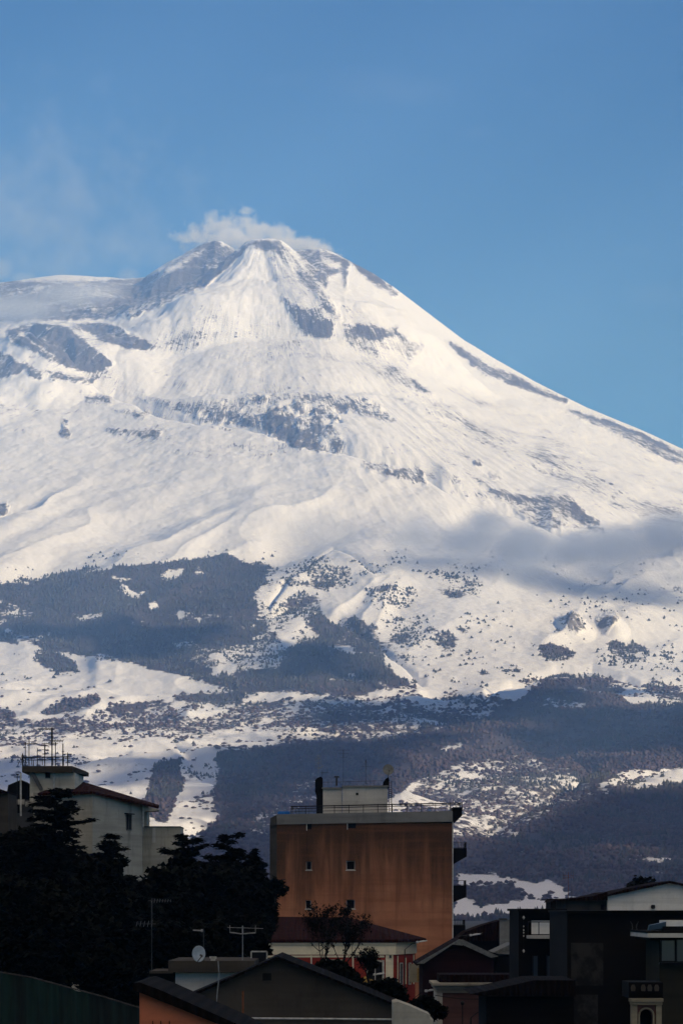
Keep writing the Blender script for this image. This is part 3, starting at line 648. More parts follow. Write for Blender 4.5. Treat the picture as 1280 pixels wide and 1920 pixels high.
def paint(name, a, rough=.5, metal=0.0, var=.25, sc_=6.0):
    m = NM(name); g = m.n('ShaderNodeNewGeometry'); n = m.noise(g.outputs['Position'], sc_, 5, .65)
    return m.surf(m.mix(m.ramp(n, .3, .75), a, tuple(x*(1-var*2) if x*(1-var*2) > 0 else 0 for x in a)), rough, n, .15, .01, metal=metal, spec=.12)
def tiles(name, a, b, sx=1.0):
    m = NM(name); g = m.n('ShaderNodeNewGeometry'); pos = g.outputs['Position']
    wv = m.n('ShaderNodeTexWave', wave_type='BANDS', bands_direction='X', wave_profile='SIN'); wv.inputs['Scale'].default_value = 1.4*sx; wv.inputs['Distortion'].default_value = .4; m.l(pos, wv.inputs['Vector'])
    n = m.noise(pos, 2.0, 5, .7); c = m.mix(m.ramp(n, .3, .7), a, b); c = m.mix(m.math('MULTIPLY', wv.outputs['Fac'], .35), c, (.015, .01, .01))
    return m.surf(c, .9, m.math('ADD', wv.outputs['Fac'], n), .8, .08, spec=.05)
def glassmat(name, a, rough=.08):
    m = NM(name); return m.surf(a, rough, spec=.8)
M = dict(
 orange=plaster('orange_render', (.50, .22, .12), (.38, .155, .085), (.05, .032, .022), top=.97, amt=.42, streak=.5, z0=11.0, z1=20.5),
 pale=plaster('pale_concrete', (.60, .58, .53), (.50, .48, .45), (.06, .06, .055), amt=.5),
 fascia=plaster('grey_fascia', (.23, .235, .235), (.18, .185, .185), (.05, .05, .05), amt=.45),
 grey=plaster('weathered_render', (.44, .425, .37), (.34, .33, .285), (.05, .05, .046), amt=.55, streak=.7),
 greyl=plaster('tower_render', (.62, .60, .52), (.52, .50, .44), (.05, .05, .045), amt=.4, streak=.7),
 shadeg=plaster('cool_grey_render', (.12, .125, .135), (.09, .095, .10), (.03, .03, .03), amt=.4),
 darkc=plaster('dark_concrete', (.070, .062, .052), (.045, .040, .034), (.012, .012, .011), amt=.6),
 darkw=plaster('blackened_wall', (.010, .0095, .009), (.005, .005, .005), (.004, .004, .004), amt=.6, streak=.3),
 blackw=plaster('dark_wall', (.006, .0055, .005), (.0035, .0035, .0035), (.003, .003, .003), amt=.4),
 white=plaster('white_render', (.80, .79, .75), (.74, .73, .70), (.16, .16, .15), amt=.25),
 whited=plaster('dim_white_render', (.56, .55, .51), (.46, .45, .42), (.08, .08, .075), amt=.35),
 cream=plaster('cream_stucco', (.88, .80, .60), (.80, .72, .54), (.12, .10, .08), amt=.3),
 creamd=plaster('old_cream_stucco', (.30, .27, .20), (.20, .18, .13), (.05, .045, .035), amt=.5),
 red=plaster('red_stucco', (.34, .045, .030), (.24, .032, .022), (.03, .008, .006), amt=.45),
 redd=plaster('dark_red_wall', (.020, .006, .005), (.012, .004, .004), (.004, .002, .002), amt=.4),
 pink=plaster('pink_stucco', (.15, .078, .075), (.11, .060, .058), (.03, .02, .02), amt=.4),
 salmon=plaster('salmon_render', (.66, .22, .115), (.56, .18, .095), (.06, .03, .02), amt=.35),
 olive=plaster('olive_render', (.032, .032, .022), (.024, .024, .018), (.01, .01, .008), amt=.4),
 trim=paint('grey_roof_trim', (.16, .17, .17), .7),
 rooft=tiles('red_roof_tiles', (.034, .007, .005), (.016, .005, .004)),
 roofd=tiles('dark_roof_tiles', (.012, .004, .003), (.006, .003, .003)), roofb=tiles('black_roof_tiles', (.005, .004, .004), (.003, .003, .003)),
 black=paint('black_metal', (.010, .010, .012), .5),
 steel=paint('dull_steel', (.06, .06, .062), .45, .3),
 galv=paint('galvanised_pipe', (.30, .31, .32), .45, .2),
 wpipe=paint('white_pipe', (.62, .62, .60), .5),
 wframe=paint('white_frame', (.55, .54, .50), .6),
 dish=paint('dish_paint', (.40, .46, .52), .45, .1, .1),
 dishg=paint('old_dish_paint', (.24, .25, .24), .6, 0, .2),
 blue=paint('blue_plastic', (.02, .16, .55), .5), teal=None, yellow=paint('yellow_canvas', (.32, .21, .06), .85),
 glass=paint('dark_glass', (.004, .004, .005), .6), bglass=glassmat('blue_shutter', (.012, .022, .045), .3), sglass=glassmat('sky_glass', (.06, .07, .085), .08),
 copper=paint('rusty_copper', (.20, .07, .03), .6), bark=paint('bark', (.018, .014, .012), .95), lamp=paint('lamp_shell', (.55, .57, .58), .4, 0, .1))

def window(par, px0, px1, py0, py1, d, y, frame=None, mat=None, label=None, bar=0.0, fw=.06, mull=0):
    a, b = at(px0, py1, d), at(px1, py0, d); f = MB()
    f.box(a.x, a.x+fw, y, y+.08, a.z, b.z).box(b.x-fw, b.x, y, y+.08, a.z, b.z).box(a.x+fw, b.x-fw, y, y+.08, b.z-fw, b.z).box(a.x+fw, b.x-fw, y, y+.08, a.z, a.z+fw)
    for k in range(mull):
        xm = a.x+(b.x-a.x)*(k+1)/(mull+1); f.box(xm-.025, xm+.025, y+.005, y+.07, a.z+fw, b.z-fw)
    w_ = f.build('window', frame or M['wframe'], par); MB().box(a.x+fw, b.x-fw, y+.045, y+.055, a.z+fw, b.z-fw).build('pane', mat or M['glass'], w_)
    if label: w_['label'] = label
    return w_
def hole(px0, px1, py0, py1, d): a, b = at(px0, py1, d), at(px1, py0, d); return (a.x, b.x, a.z, b.z)

# ---- aerials, dishes, lamps
def antenna(px, py0, py1, d, label, kind='yagi', rod=.022, w_=1.0, side=1, mat='black', group=None, y=None):
    t0, t1 = at(px, py1, d), at(px, py0, d); t = thing('tv_antenna', label, 'antenna', tuple(t0), group)
    MB().tube([t0, t1], rod, 6, rod*.7).build('mast', M[mat], t)
    b = MB(); h = t1.z-t0.z
    def yagi(z, L, n, el, sgn):
        b.tube([(t0.x-.15*sgn, d, z), (t0.x+L*sgn, d, z)], rod*.6, 4)
        for k in range(n):
            x = t0.x+sgn*(L*k/(n-1)); e = el*(1-.35*k/n); b.tube([(x, d-e, z-e*.25), (x, d+e, z+e*.25)], rod*.4, 4)
    if kind == 'yagi': yagi(t1.z-.12, w_, 7, .35, side); 
    if kind == 'double': yagi(t1.z-.1, w_, 8, .3, side); yagi(t1.z-h*.35, w_*.8, 5, .5, -side)
    if kind == 'bars':
        for k in range(3): e = w_*(.5-.1*k); z = t1.z-.1-.28*k; b.tube([(t0.x-e, d, z), (t0.x+e, d, z)], rod*.6, 4)
    if kind == 'loop':
        for k, (zo, rr) in enumerate(((.05, .22), (-.35, .26), (.36, .16))):
            pts = [(t0.x+cos(a)*rr+.03*k, d+.1*sin(a*2), t1.z-.35+zo+sin(a)*rr*.8) for a in [i*2*pi/14 for i in range(15)]]; b.tube(pts, rod*.6, 4)
        b.tube([(t0.x, d, t1.z-.9), (t0.x+.4, d, t1.z-.7)], rod, 4)
    if kind == 'panel':
        for k in range(5): x = t0.x-w_/2+w_*k/4; b.tube([(x, d, t1.z-.45), (x, d, t1.z+.05)], rod*.5, 4)
        b.tube([(t0.x-w_/2, d, t1.z-.2), (t0.x+w_/2, d, t1.z-.2)], rod*.5, 4)
        b.tube([(t0.x-w_/2, d, t1.z-.4), (t0.x+w_/2, d, t1.z-.3)], rod*.5, 4)
    if kind == 'vee':
        for k in (-1, -.35, .35, 1): b.tube([(t0.x, d, t1.z-.05), (t0.x+.42*k*w_, d, t1.z-.75-.1*abs(k))], rod*.6, 4)
        b.tube([(t0.x-.5*w_, d, t1.z-.6), (t0.x+.5*w_, d, t1.z-.6)], rod*.5, 4)
    if kind == 'tee':
        e = w_/2; b.tube([(t0.x-e, d, t1.z-.08), (t0.x-.03, d, t1.z-.14), (t0.x+e, d, t1.z-.1)], rod*1.1, 5)
        b.tube([(t0.x-e*1.2, d+.2, t1.z+.1), (t0.x+e*1.6, d+.2, t1.z+.06)], rod*.5, 4)
        for x in (-e, e): b.tube([(t0.x+x, d, t1.z-.1), (t0.x+x, d+.1, t1.z+.18)], rod*.6, 4)
    if b.v and kind != 'plain':
        zs = [v[2] for v in b.v]; b.tube([(t0.x, d, min(zs)+.02), (t0.x, d, max(max(zs)-.02, min(zs)+.1))], rod*1.25, 6)
    if b.v: b.build('boom', M[mat], t)
    return t
def dish(px, py, rx, ry, d, label, mat, post_to=None, tilt=0.0, yaw=.6, roll=0.0, post_px=None, hang=False):
    c = at(px, py, d); R_ = max(rx, ry)*d/FPX; b_ = c.copy()
    pz = at(px, post_to, d).z if post_to else c.z-R_*1.6; pxx = at(post_px if post_px else px, py, d).x
    t = thing('satellite_dish', label, 'satellite dish', (pxx, d+.25, pz))
    rot = Matrix.Rotation(roll, 4, 'Y') @ Matrix.Rotation(yaw, 4, 'Z') @ Matrix.Rotation(-tilt, 4, 'X')
    mb = MB(); n = 28; rings = 6; vs = []; sx = rx/max(rx, ry)
    for k in range(rings+1):
        r = R_*k/rings; z = .22*R_*(k/rings)**2
        for q in range(n): a = 2*pi*q/n; vs.append(c+rot @ Vector((cos(a)*r*sx/max(.3, cos(yaw)) if yaw else cos(a)*r*sx, -z+.22*R_*.5, sin(a)*r)))
    for k in range(rings+1):
        r = R_*k/rings; z = .22*R_*(k/rings)**2-.02
        for q in range(n): a = 2*pi*q/n; vs.append(c+rot @ Vector((cos(a)*r*sx/max(.3, cos(yaw)) if yaw else cos(a)*r*sx, -z+.22*R_*.5, sin(a)*r)))
    fs = []
    for L in (0, 1):
        o = L*(rings+1)*n
        for k in range(rings):
            for q in range(n): fs.append((o+k*n+q, o+k*n+(q+1) % n, o+(k+1)*n+(q+1) % n, o+(k+1)*n+q))
    o = rings*n
    for q in range(n): fs.append((o+q, o+(q+1) % n, o+(q+1) % n+(rings+1)*n, o+q+(rings+1)*n))
    mb.add(vs, fs).build('reflector', M[mat], t, smooth=True)
    lnb = c+rot @ Vector((0, -R_*1.0, -R_*.35)); foot_ = c+rot @ Vector((0, -.1*R_, -R_*.95))
    MB().tube([foot_, lnb], .018, 5).tube([lnb, lnb+rot @ Vector((0, .12, .05))], .04, 6).build('arm', M['steel'], t)
    MB().tube([(pxx, d+.25, pz), (pxx, d+.25, c.z)], .03, 6).tube([(pxx, d+.25, c.z), (c.x, c.y+.1, c.z)], .03, 5).build('mast', M['steel'], t)
    return t
def street_lamp(px, py, d, label, L=.95, ppx=-30, rise=.12, group='street lamps over the alleys'):
    h = at(px, py, d); pole = at(px+ppx, py+14, d); g = float(ground_z(d)); t = thing('street_lamp', label, 'street lamp', (pole.x, d, g), group)
    MB().tube([(pole.x, d, g), (pole.x, d, pole.z)], .06, 8, .035).build('pole', M['black'], t, smooth=True)
    MB().tube([(pole.x, d, pole.z), (pole.x+(h.x-pole.x)*.5, d, pole.z+(h.z-pole.z)*.75), (h.x, d, h.z)], .022, 6).build('arm', M['black'], t)
    b = MB(); n = 10
    for k, (s_, r) in enumerate(((0, .035), (.12, .075), (.45, .085), (.8, .055), (1, .012))):
        c = h+Vector((L*s_, 0, rise*s_))
        for q in range(n): a = 2*pi*q/n; b.v.append((c.x, c.y+cos(a)*r*1.5, c.z+sin(a)*r*(.9 if sin(a) > 0 else .45)))
        if k: b.f += [((k-1)*n+q, (k-1)*n+(q+1) % n, k*n+(q+1) % n, k*n+q) for q in range(n)]
    b.build('lamp_head', M['lamp'], t, smooth=True)
    MB().box(h.x-.16, h.x-.0, d-.05, d+.05, h.z-.06, h.z+.07).build('joint', M['lamp'], t, bevel=.02)
    return t
def railing(par, pts, h, n, mat='black', rail=.03, bar=.014, mid=True, name='railing'):
    """pts: floor points the railing follows"""
    b = MB(); pts = [Vector(p) for p in pts]; up = Vector((0, 0, h))
    for a, c in zip(pts[:-1], pts[1:]):
        b.tube([a+up, c+up], rail, 6); 
        if mid: b.tube([a+up*.12, c+up*.12], rail*.7, 5)
        k = max(1, int(round(n*(c-a).length)))
        for i in range(k+1): q = a+(c-a)*i/k; b.tube([q, q+up], bar, 4)
    return b.build(name, M[mat], par)
def hiproof(par, x0, x1, y0, y1, ze, zr, over, mat, ridge=None, name='roof', th=.18):
    x0 -= over; x1 += over; y0 -= over; y1 += over; ym = (y0+y1)/2; r0, r1 = ridge
    b = MB().add([(x0, y0, ze), (x1, y0, ze), (x1, y1, ze), (x0, y1, ze), (r0, ym, zr), (r1, ym, zr), (x0, y0, ze-th), (x1, y0, ze-th), (x1, y1, ze-th), (x0, y1, ze-th)],
        [(0, 1, 5, 4), (1, 2, 5), (2, 3, 4, 5), (3, 0, 4), (6, 9, 8, 7), (0, 6, 7, 1), (1, 7, 8, 2), (2, 8, 9, 3), (3, 9, 6, 0)])
    return b.build(name, M[mat], par)

# ---- A. the tall orange block in the middle
d = 270.0; t = thing('apartment_building', 'tall orange apartment block with stained blank wall and grey rooftop hut', 'building', base(684, d)); TA = t
zg = float(ground_z(d))-.4; L_, R_ = at(519, 0, d).x, at(848, 0, d).x; ztop = at(0, 1543, d).z
holes = [hole(574, 584, 1615, 1631, d), hole(649, 665, 1614, 1631, d), hole(573, 583, 1688, 1704, d), hole(649, 665, 1687, 1704, d), hole(575, 584, 1543.5, 1555, d), hole(651, 667, 1543.2, 1553, d)]
wall_holes(MB(), L_, R_, zg, ztop, d, .35, holes).build('wall', M['orange'], t)
xl = at(505, 0, d).x
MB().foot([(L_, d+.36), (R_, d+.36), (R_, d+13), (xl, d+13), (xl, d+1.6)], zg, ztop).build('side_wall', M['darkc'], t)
for i, (px0, px1, py0, py1) in enumerate([(574, 584, 1615, 1631), (649, 665, 1614, 1631), (573, 583, 1688, 1704), (649, 665, 1687, 1704)]):
    w_ = window(t, px0, px1, py0, py1, d, d+.2, M['pale'], M['glass'], fw=.045)
    a, b = at(px0, py1, d), at(px1, py0, d); MB().box(a.x-.07, b.x+.07, d-.05, d+.12, a.z-.07, a.z).build('sill', M['pale'], w_)
for px0, px1, py0, py1 in [(575, 584, 1543.5, 1555), (651, 667, 1543.2, 1553)]:
    a, b = at(px0, py1, d), at(px1, py0, d); MB().box(a.x, b.x, d+.2, d+.3, a.z, b.z).build('vent_hole', M['black'], t)
    v = MB().box(a.x-.03, a.x+.03, d-.04, d-.002, a.z-.1, b.z-.02).build('vent_frame', M['pale'], t)
# cornice slab; the left end is lower in the picture because it lies farther back
def edge(px, py, dd=d): return at(px, py, dd)
cl0, cl1, cr0, cr1 = edge(507, 1547), edge(507, 1529), edge(849, 1540), edge(849, 1520)
co = MB(); A = [(at(519, 1546, d), at(519, 1527, d)), (at(848, 1540.5, d), at(848, 1520.5, d))]
co.add([(A[0][0].x, d-.16, A[0][0].z), (A[1][0].x, d-.16, A[1][0].z), (A[1][1].x, d-.16, A[1][1].z), (A[0][1].x, d-.16, A[0][1].z),
        (A[0][0].x, d+13.1, A[0][0].z), (A[1][0].x, d+13.1, A[1][0].z), (A[1][1].x, d+13.1, A[1][1].z), (A[0][1].x, d+13.1, A[0][1].z)],
       [(0, 1, 2, 3), (7, 6, 5, 4), (0, 4, 5, 1), (1, 5, 6, 2), (2, 6, 7, 3), (3, 7, 4, 0)])
co.build('cornice', M['fascia'], t)
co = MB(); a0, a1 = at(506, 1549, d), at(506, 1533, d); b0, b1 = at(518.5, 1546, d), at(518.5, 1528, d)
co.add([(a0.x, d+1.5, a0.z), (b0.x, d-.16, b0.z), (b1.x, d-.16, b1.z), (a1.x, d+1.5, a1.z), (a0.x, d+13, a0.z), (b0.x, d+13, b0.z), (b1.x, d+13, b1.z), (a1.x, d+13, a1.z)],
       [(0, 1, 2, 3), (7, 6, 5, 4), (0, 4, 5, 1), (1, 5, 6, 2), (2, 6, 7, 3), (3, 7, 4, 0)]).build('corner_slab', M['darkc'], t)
# roof balcony and the balconies on the right side
def side_balcony(px1, py0, py1, py2, rail=None, mat='blackw'):
    x0, x1 = R_+.02, at(px1, 0, d).x; za, zb, zc_ = at(0, py0, d).z, at(0, py1, d).z, at(0, py2, d).z
    b = MB().add([(x0, d+.2, zc_), (x1, d+.2, zb), (x1, d+.2, za), (x0, d+.2, za), (x0, d+5, zc_), (x1, d+5, zb), (x1, d+5, za), (x0, d+5, za)],
                 [(0, 1, 2, 3), (7, 6, 5, 4), (0, 4, 5, 1), (1, 5, 6, 2), (2, 6, 7, 3), (3, 7, 4, 0)]).build('balcony', M[mat], t)
    if rail:
        zt = at(0, rail, d).z; railing(b, [(x0, d+.25, za), (x1-.03, d+.25, za), (x1-.03, d+4.9, za)], zt-za, 5, rail=.02, bar=.012)
    return b
side_balcony(866, 1513, 1529, 1546, None, 'darkw'); side_balcony(874.5, 1590, 1606, 1621, 1579); side_balcony(874, 1660, 1682, 1692, 1651); side_balcony(872, 1735, 1760, 1764, 1725)
MB().tube([at(847.6, 1541, d)+Vector((.03, -.06, 0)), (R_+.0, d-.06, zg)], .045, 8).build('drainpipe', M['wpipe'], t)
MB().tube([at(576, 1557, d)+Vector((0, -.06, 0)), at(575.5, 1600, d)+Vector((0, -.06, 0))], .012, 5).build('cable', M['black'], t)
# roof railing
rl = MB(); zf = lambda px: at(px, 1527-(px-519)*.0198, d).z
for dy_, py_a, py_b, r in ((-.05, 1512.5, 1505.5, .05), (-.05, 1516.5, 1508.5, .035), (0, 1522, 1514.5, .02)):
    rl.tube([at(546, py_a, d)+Vector((0, dy_, 0)), at(866, py_b, d)+Vector((0, dy_, 0))], r, 6)
    rl.tube([at(866, py_b, d), at(866, py_b, d)+Vector((-.35, 5, 0))], r*.8, 6)
    rl.tube([at(546, py_a, d), at(546, py_a, d)+Vector((.1, 4, 0))], r*.8, 6)
for px in list(range(546, 866, 27))+[866]:
    rl.tube([(at(px, 0, d).x, d, zf(px)), at(px, 1511-(px-546)*.0219, d)], .026, 5)
rl.build('railing', M['black'], t)
rl2 = MB()
for px in range(548, 580, 6): rl2.tube([(at(px, 0, d).x, d+3.2, zf(px)), at(px, 1514, d)+Vector((0, 3.2, 0))], .012, 4)
rl2.tube([at(546, 1514, d)+Vector((0, 3.2, 0)), at(580, 1513.5, d)+Vector((0, 3.2, 0))], .02, 5).build('inner_railing', M['black'], t)
# roof-top hut
h_ = MB(); pb(h_, 605, 641, 1475.5, 1531, d, 4.2, 3.0); hw_ = h_.build('rooftop_hut', M['pale'], t)
a, b = at(642, 1531, d), at(727, 1472, d)
wall_holes(MB(), a.x, b.x, a.z, b.z, d+2.8, .3, [hole(667, 672, 1484, 1489, d)]).build('hut_wall', M['pale'], hw_)
MB().box(a.x+.01, b.x-.01, d+3.11, d+7, a.z, b.z-.02).build('hut_body', M['darkc'], hw_)
c_ = MB(); pb(c_, 640, 730, 1470.5, 1473.5, d, 4.6, 2.6); pb(c_, 603, 639.6, 1474, 1477, d, 4.4, 2.8); c_.build('hut_coping', M['fascia'], hw_)
c_ = MB(); pb(c_, 592.5, 604.5, 1485, 1530, d, 1.0, 3.1); c_.prism(PP('590 1460 594 1456 601 1453 604.5 1457 604.5 1487 592 1488 590 1482', d), d+3.0, d+4.1); c_.build('chimney', M['blackw'], t)
c_ = MB(); c_.prism(PP('718 1472 719 1464 724 1457 729 1454 730.5 1460 730.5 1470.3 718 1470.3', d), d+3.2, d+3.9); c_.build('cowl', M['blackw'], t)
c_ = MB(); pb(c_, 629, 632.5, 1455, 1470.3, d, .15, 3.5); pb(c_, 626.5, 635.5, 1452, 1454.8, d, .4, 3.4); c_.build('vent_pipe', M['steel'], t)
rl3 = MB(); rl3.tube([at(604, 1464, d)+Vector((0, 3.3, 0)), at(718, 1461, d)+Vector((0, 3.3, 0))], .012, 4)
for px in range(606, 718, 8): rl3.tube([at(px, 1473, d)+Vector((0, 3.3, 0)), at(px, 1462.5, d)+Vector((0, 3.3, 0))], .008, 4)
rl3.build('hut_railing', M['steel'], t)
ld = MB()
for px in (729.5, 734.5): ld.tube([at(px, 1462, d)+Vector((0, 2.6, 0)), at(px, 1525, d)+Vector((0, 2.2, 0))], .03, 5)
for k in range(15): py = 1466+k*4; ld.tube([at(729.5, py, d)+Vector((0, 2.5, 0)), at(734.5, py, d)+Vector((0, 2.5, 0))], .018, 4)
ld.build('ladder', M['black'], t)
b_ = MB(); pb(b_, 519.5, 543, 1520, 1530, d, .9, 1.5); o = b_.build('water_tank', M['blue'], None, bevel=.08); tag(o, 'low bright blue tank at the left end of the orange block roof', 'water tank')
dish(727.5, 1443, 10.2, 10.2, d+3, 'round grey dish on the right end of the orange block rooftop hut', 'dishg', 1471, .1, .15)
antenna(597, 1419, 1456, d+3.5, 'looped aerial above the black chimney of the orange block', 'loop', .02, mat='galv')
antenna(604, 1446, 1474, d+3.3, 'short aerial leaning right beside the black chimney', 'yagi', .018, .5)
antenna(643.5, 1404, 1472, d+3.4, 'tallest thin mast above the orange block rooftop hut', 'bars', .016, 1.0, mat='steel')
antenna(685.5, 1423, 1471, d+3.4, 'thin aerial with short bars between the tall mast and the round dish', 'vee', .016, .8, mat='steel')

# ---- B. grey house with the antenna tower on the left
d = 230.0; t = thing('grey_house', 'weathered grey house with dark red roof and square roof tower on the left', 'building', base(170, d))
zg = float(ground_z(d))-.4; K = at(174, 1485, d); E = at(267, 1506, d); W0 = at(60, 1487, d)
dE = d*1.03; Ex = at(267, 0, dE)
w1_ = MB(); hl = []
w1_.foot([(K.x, d), (Ex.x, d+6.5), (Ex.x, d+16), (W0.x, d+16), (W0.x, d+1.2)], zg, [K.z, at(267, 1506, d+6.5).z, at(267, 1506, d+6.5).z, K.z, K.z])
w1_.build('wall', M['grey'], t)
# roof: overhanging dark red slabs
rf = MB(); rp = [(at(70, 1486.5, d), d+.4), (at(174, 1484, d), d-.4), (at(298, 1512.5, d+7.5), d+7), (at(300, 1510, d+16), d+15), (at(148, 1462, d+6), d+9), (at(128, 1460, d+6), d+9)]
V_ = [Vector((p.x, y, p.z)) for p, y in rp]; lo_ = [v-Vector((0, 0, .16)) for v in V_]
rf.add(V_+lo_, [(0, 1, 4, 5), (1, 2, 4), (2, 3, 4), (6, 11, 10, 7), (7, 10, 8), (8, 10, 9), (0, 6, 7, 1), (1, 7, 8, 2), (2, 8, 9, 3), (5, 11, 6, 0), (3, 9, 10, 4), (4, 10, 11, 5)]).build('roof', M['rooft'], t)
so_ = MB(); pts = [at(266, 1521.5, d+6.4), at(296, 1520.5, d+7), at(297, 1517.5, d+7), at(266, 1511, d+6.4)]
so_.add([(p.x, d+6.3, p.z) for p in pts]+[(p.x, d+9, p.z) for p in pts], [(0, 1, 2, 3), (7, 6, 5, 4), (0, 4, 5, 1), (1, 5, 6, 2), (2, 6, 7, 3), (3, 7, 4, 0)]).build('eaves', M['grey'], t)
bb = MB(); pb(bb, 267.3, 338, 1551, None, d+8, 5.0); bb.build('annex', M['grey'], t)
bb = MB(); pb(bb, 266.8, 339, 1549.2, 1550.9, d+8, 5.2, -.1); bb.build('annex_coping', M['shadeg'], t)
bb = MB(); pb(bb, 286, 292, 1552, 1580, d+8, .05, -.052); bb.build('plaster_patch', M['whited'], t)
bb = MB(); pb(bb, 267.2, 276, 1521, 1549, d+7.2, .3); bb.build('post', M['grey'], t)
MB().tube([at(269, 1506, d+6.2), at(269, 1551, d+6.2)], .05, 6).tube([at(272, 1522, d+6.9), at(273, 1519.5, d+6.9), at(288, 1519, d+6.9)], .04, 6).build('downpipe', M['wpipe'], t)
# tall window in the receding right wall
def onwall(px, py, off=-.05):
    # a point on the wall that runs from the corner K back to the right
    s_ = (px-640)/FPX; # solve K + u*(E-K)
    dx, dy_ = Ex.x-K.x, 6.5; u = (s_*d-K.x)/(dx-s_*dy_); y = d+u*dy_; return Vector((s_*y, y+off, CZ+(HZ-py)/FPX*y))
fr = MB(); q = [onwall(237.5, 1556), onwall(246.5, 1556), onwall(246.5, 1526), onwall(237.5, 1526)]
for a, b in ((0, 1), (1, 2), (2, 3), (3, 0)): fr.beam(q[a], q[b], .07, .07)
fr.beam((q[0]+q[1])/2, (q[2]+q[3])/2, .06, .05); wf_ = fr.build('window', M['shadeg'], t)
MB().add([v+Vector((0, .03, 0)) for v in q], [(0, 1, 2, 3)]).build('pane', M['glass'], wf_)
MB().beam(onwall(236, 1525.5, -.2), onwall(249, 1526.8, -.2), .35, .07).build('lintel', M['black'], wf_)
# tower
tw = MB(); a, b = at(50, 1510, d), at(135, 1446, d); tt = [(a.x, d+2.5), (b.x, d+2.5), (at(152, 0, d+6.5).x, d+6.5), (at(152, 0, d+6.5).x, d+9), (a.x, d+9)]
tw.foot(tt, a.z, b.z); twr = tw.build('tower', M['greyl'], t)
s0, s1 = at(42, 1446.5, d+2), at(136, 1434.5, d+2)
MB().foot([(s0.x, d+1.9), (s1.x, d+1.9), (at(161, 0, d+6.6).x, d+6.6), (at(161, 0, d+6.6).x, d+9.6), (s0.x, d+9.6)], b.z+.003, [b.z+.42, b.z+.42, b.z+.26, b.z+.26, b.z+.42]).build('tower_slab', M['darkc'], twr)
w_ = window(twr, 85.5, 95, 1445.6, 1459, d+2.45, d+2.42, M['shadeg'], M['glass'], fw=.04)
MB().tube([at(101.5, 1442, d+2.4), at(101.5, 1478, d+2.4)], .045, 6).build('downpipe', M['wpipe'], twr)
MB().beam(at(58, 1444, d+2.3), at(78, 1481, d+2.3), .3, .22).beam(at(62, 1444, d+2.25), at(80, 1478, d+2.25), .1, .06).build('stair_string', M['shadeg'], twr)
dm = MB(); dm.prism(PP('119 1462 127 1453 129 1447 134 1446 136 1452 143 1457 150 1463 152 1468 118 1470', d+7), d+7.0, d+8.2); dm.build('dormer', M['blackw'], t)
MB().beam(at(119, 1459.5, d+6.5), at(136, 1464.5, d+6.5), .3, .12).build('gutter', M['whited'], t)
# lower left wing
lw = MB(); lw.foot([(at(-60, 0, d).x, d+3), (at(80, 0, d).x, d+3), (at(80, 0, d).x, d+9), (at(-60, 0, d).x, d+9)], zg, at(0, 1500, d+3).z); lw.build('wing', M['shadeg'], t)
lr = MB(); lr.prism(PP('12 1494 16 1472 40 1462 52 1470 52 1498', d+3.2), d+3.2, d+8); lr.build('wing_roof', M['blackw'], t)
pp_ = MB(); pb(pp_, 16, 40, 1497, 1506, d, .3, 2.3); pb(pp_, 42, 71, 1501, 1510, d, .3, 2.3); pp_.build('parapet', M['whited'], t)
window(t, 18, 40, 1508, 1526, d+2.9, d+2.88, M['shadeg'], M['glass'], fw=.05, mull=2); window(t, 61, 70, 1519, 1531, d+2.9, d+2.88, M['shadeg'], M['glass'], fw=.05)
o = MB().tube([at(39.5, 1449, d+1.5), at(39.5, 1530, d+1.5)], .055, 8).build('vent_pole', M['wpipe']); tag(o, 'white pole standing left of the grey house tower', 'pole')
o = MB().tube([at(33, 1453, d+1.3), at(33, 1512, d+1.3)], .025, 6).tube([at(31, 1452, d+1.3), at(36, 1452, d+1.3)], .05, 6).build('pole', M['black']); tag(o, 'thin dark pole with a small cap left of the white pole', 'pole')
ts_ = [(48, 1391, 'yagi', 'second aerial from the left on the grey house tower', .8, 1), (55, 1380, 'plain', 'tallest bare mast on the left of the grey house tower', 0, 1), (43, 1412, 'vee', 'low cluttered aerial at the far left corner of the tower', .8, 1),
  (70.5, 1403, 'plain', 'thin mast between the left pair and the middle aerials', 0, 1), (84.5, 1395, 'bars', 'straight mast left of the thick central aerial', .5, 1), (98, 1364, 'double', 'thick central aerial reaching highest above the tower', .9, -1),
  (104.5, 1391, 'yagi', 'aerial just right of the thick central one', .9, -1), (118.5, 1394, 'plain', 'stout mast near the right end of the tower roof', 0, 1), (127.5, 1411, 'bars', 'short rightmost aerial on the tower roof', .5, 1), (63, 1425, 'plain', 'shortest stub mast on the tower roof', 0, 1)]
for i, (px, py, k, lb, w__, sd_) in enumerate(ts_): antenna(px, py, 1436, d+3+.35*(i % 4), lb, k, .05 if px in (98, 118.5) else .034, w__, sd_, group='aerials on the grey house tower')
tr_ = MB().tube([at(42, 1420, d+2.6), at(131, 1419, d+2.6)], .035, 5).tube([at(42, 1425.5, d+2.6), at(118, 1424.5, d+2.6)], .022, 5)
for px in (44, 60, 80, 100, 120): tr_.tube([at(px, 1435, d+2.6), at(px, 1420, d+2.6)], .022, 4)
tr_.build('tower_railing', M['black'], twr)
t = thing('old_house', 'brownish house corner at the left edge beside the grey house', 'building', base(-40, 222))
b_ = MB(); pb(b_, -160, 15.5, 1484, None, 222, 6); b_.build('wall', M['darkc'], t); b_ = MB(); b_.prism(PP('-165 1487 -165 1478 -10 1476 16.5 1484.5 16.5 1487', 221.6), 221.6, 228.3); b_.build('roof', M['roofd'], t)

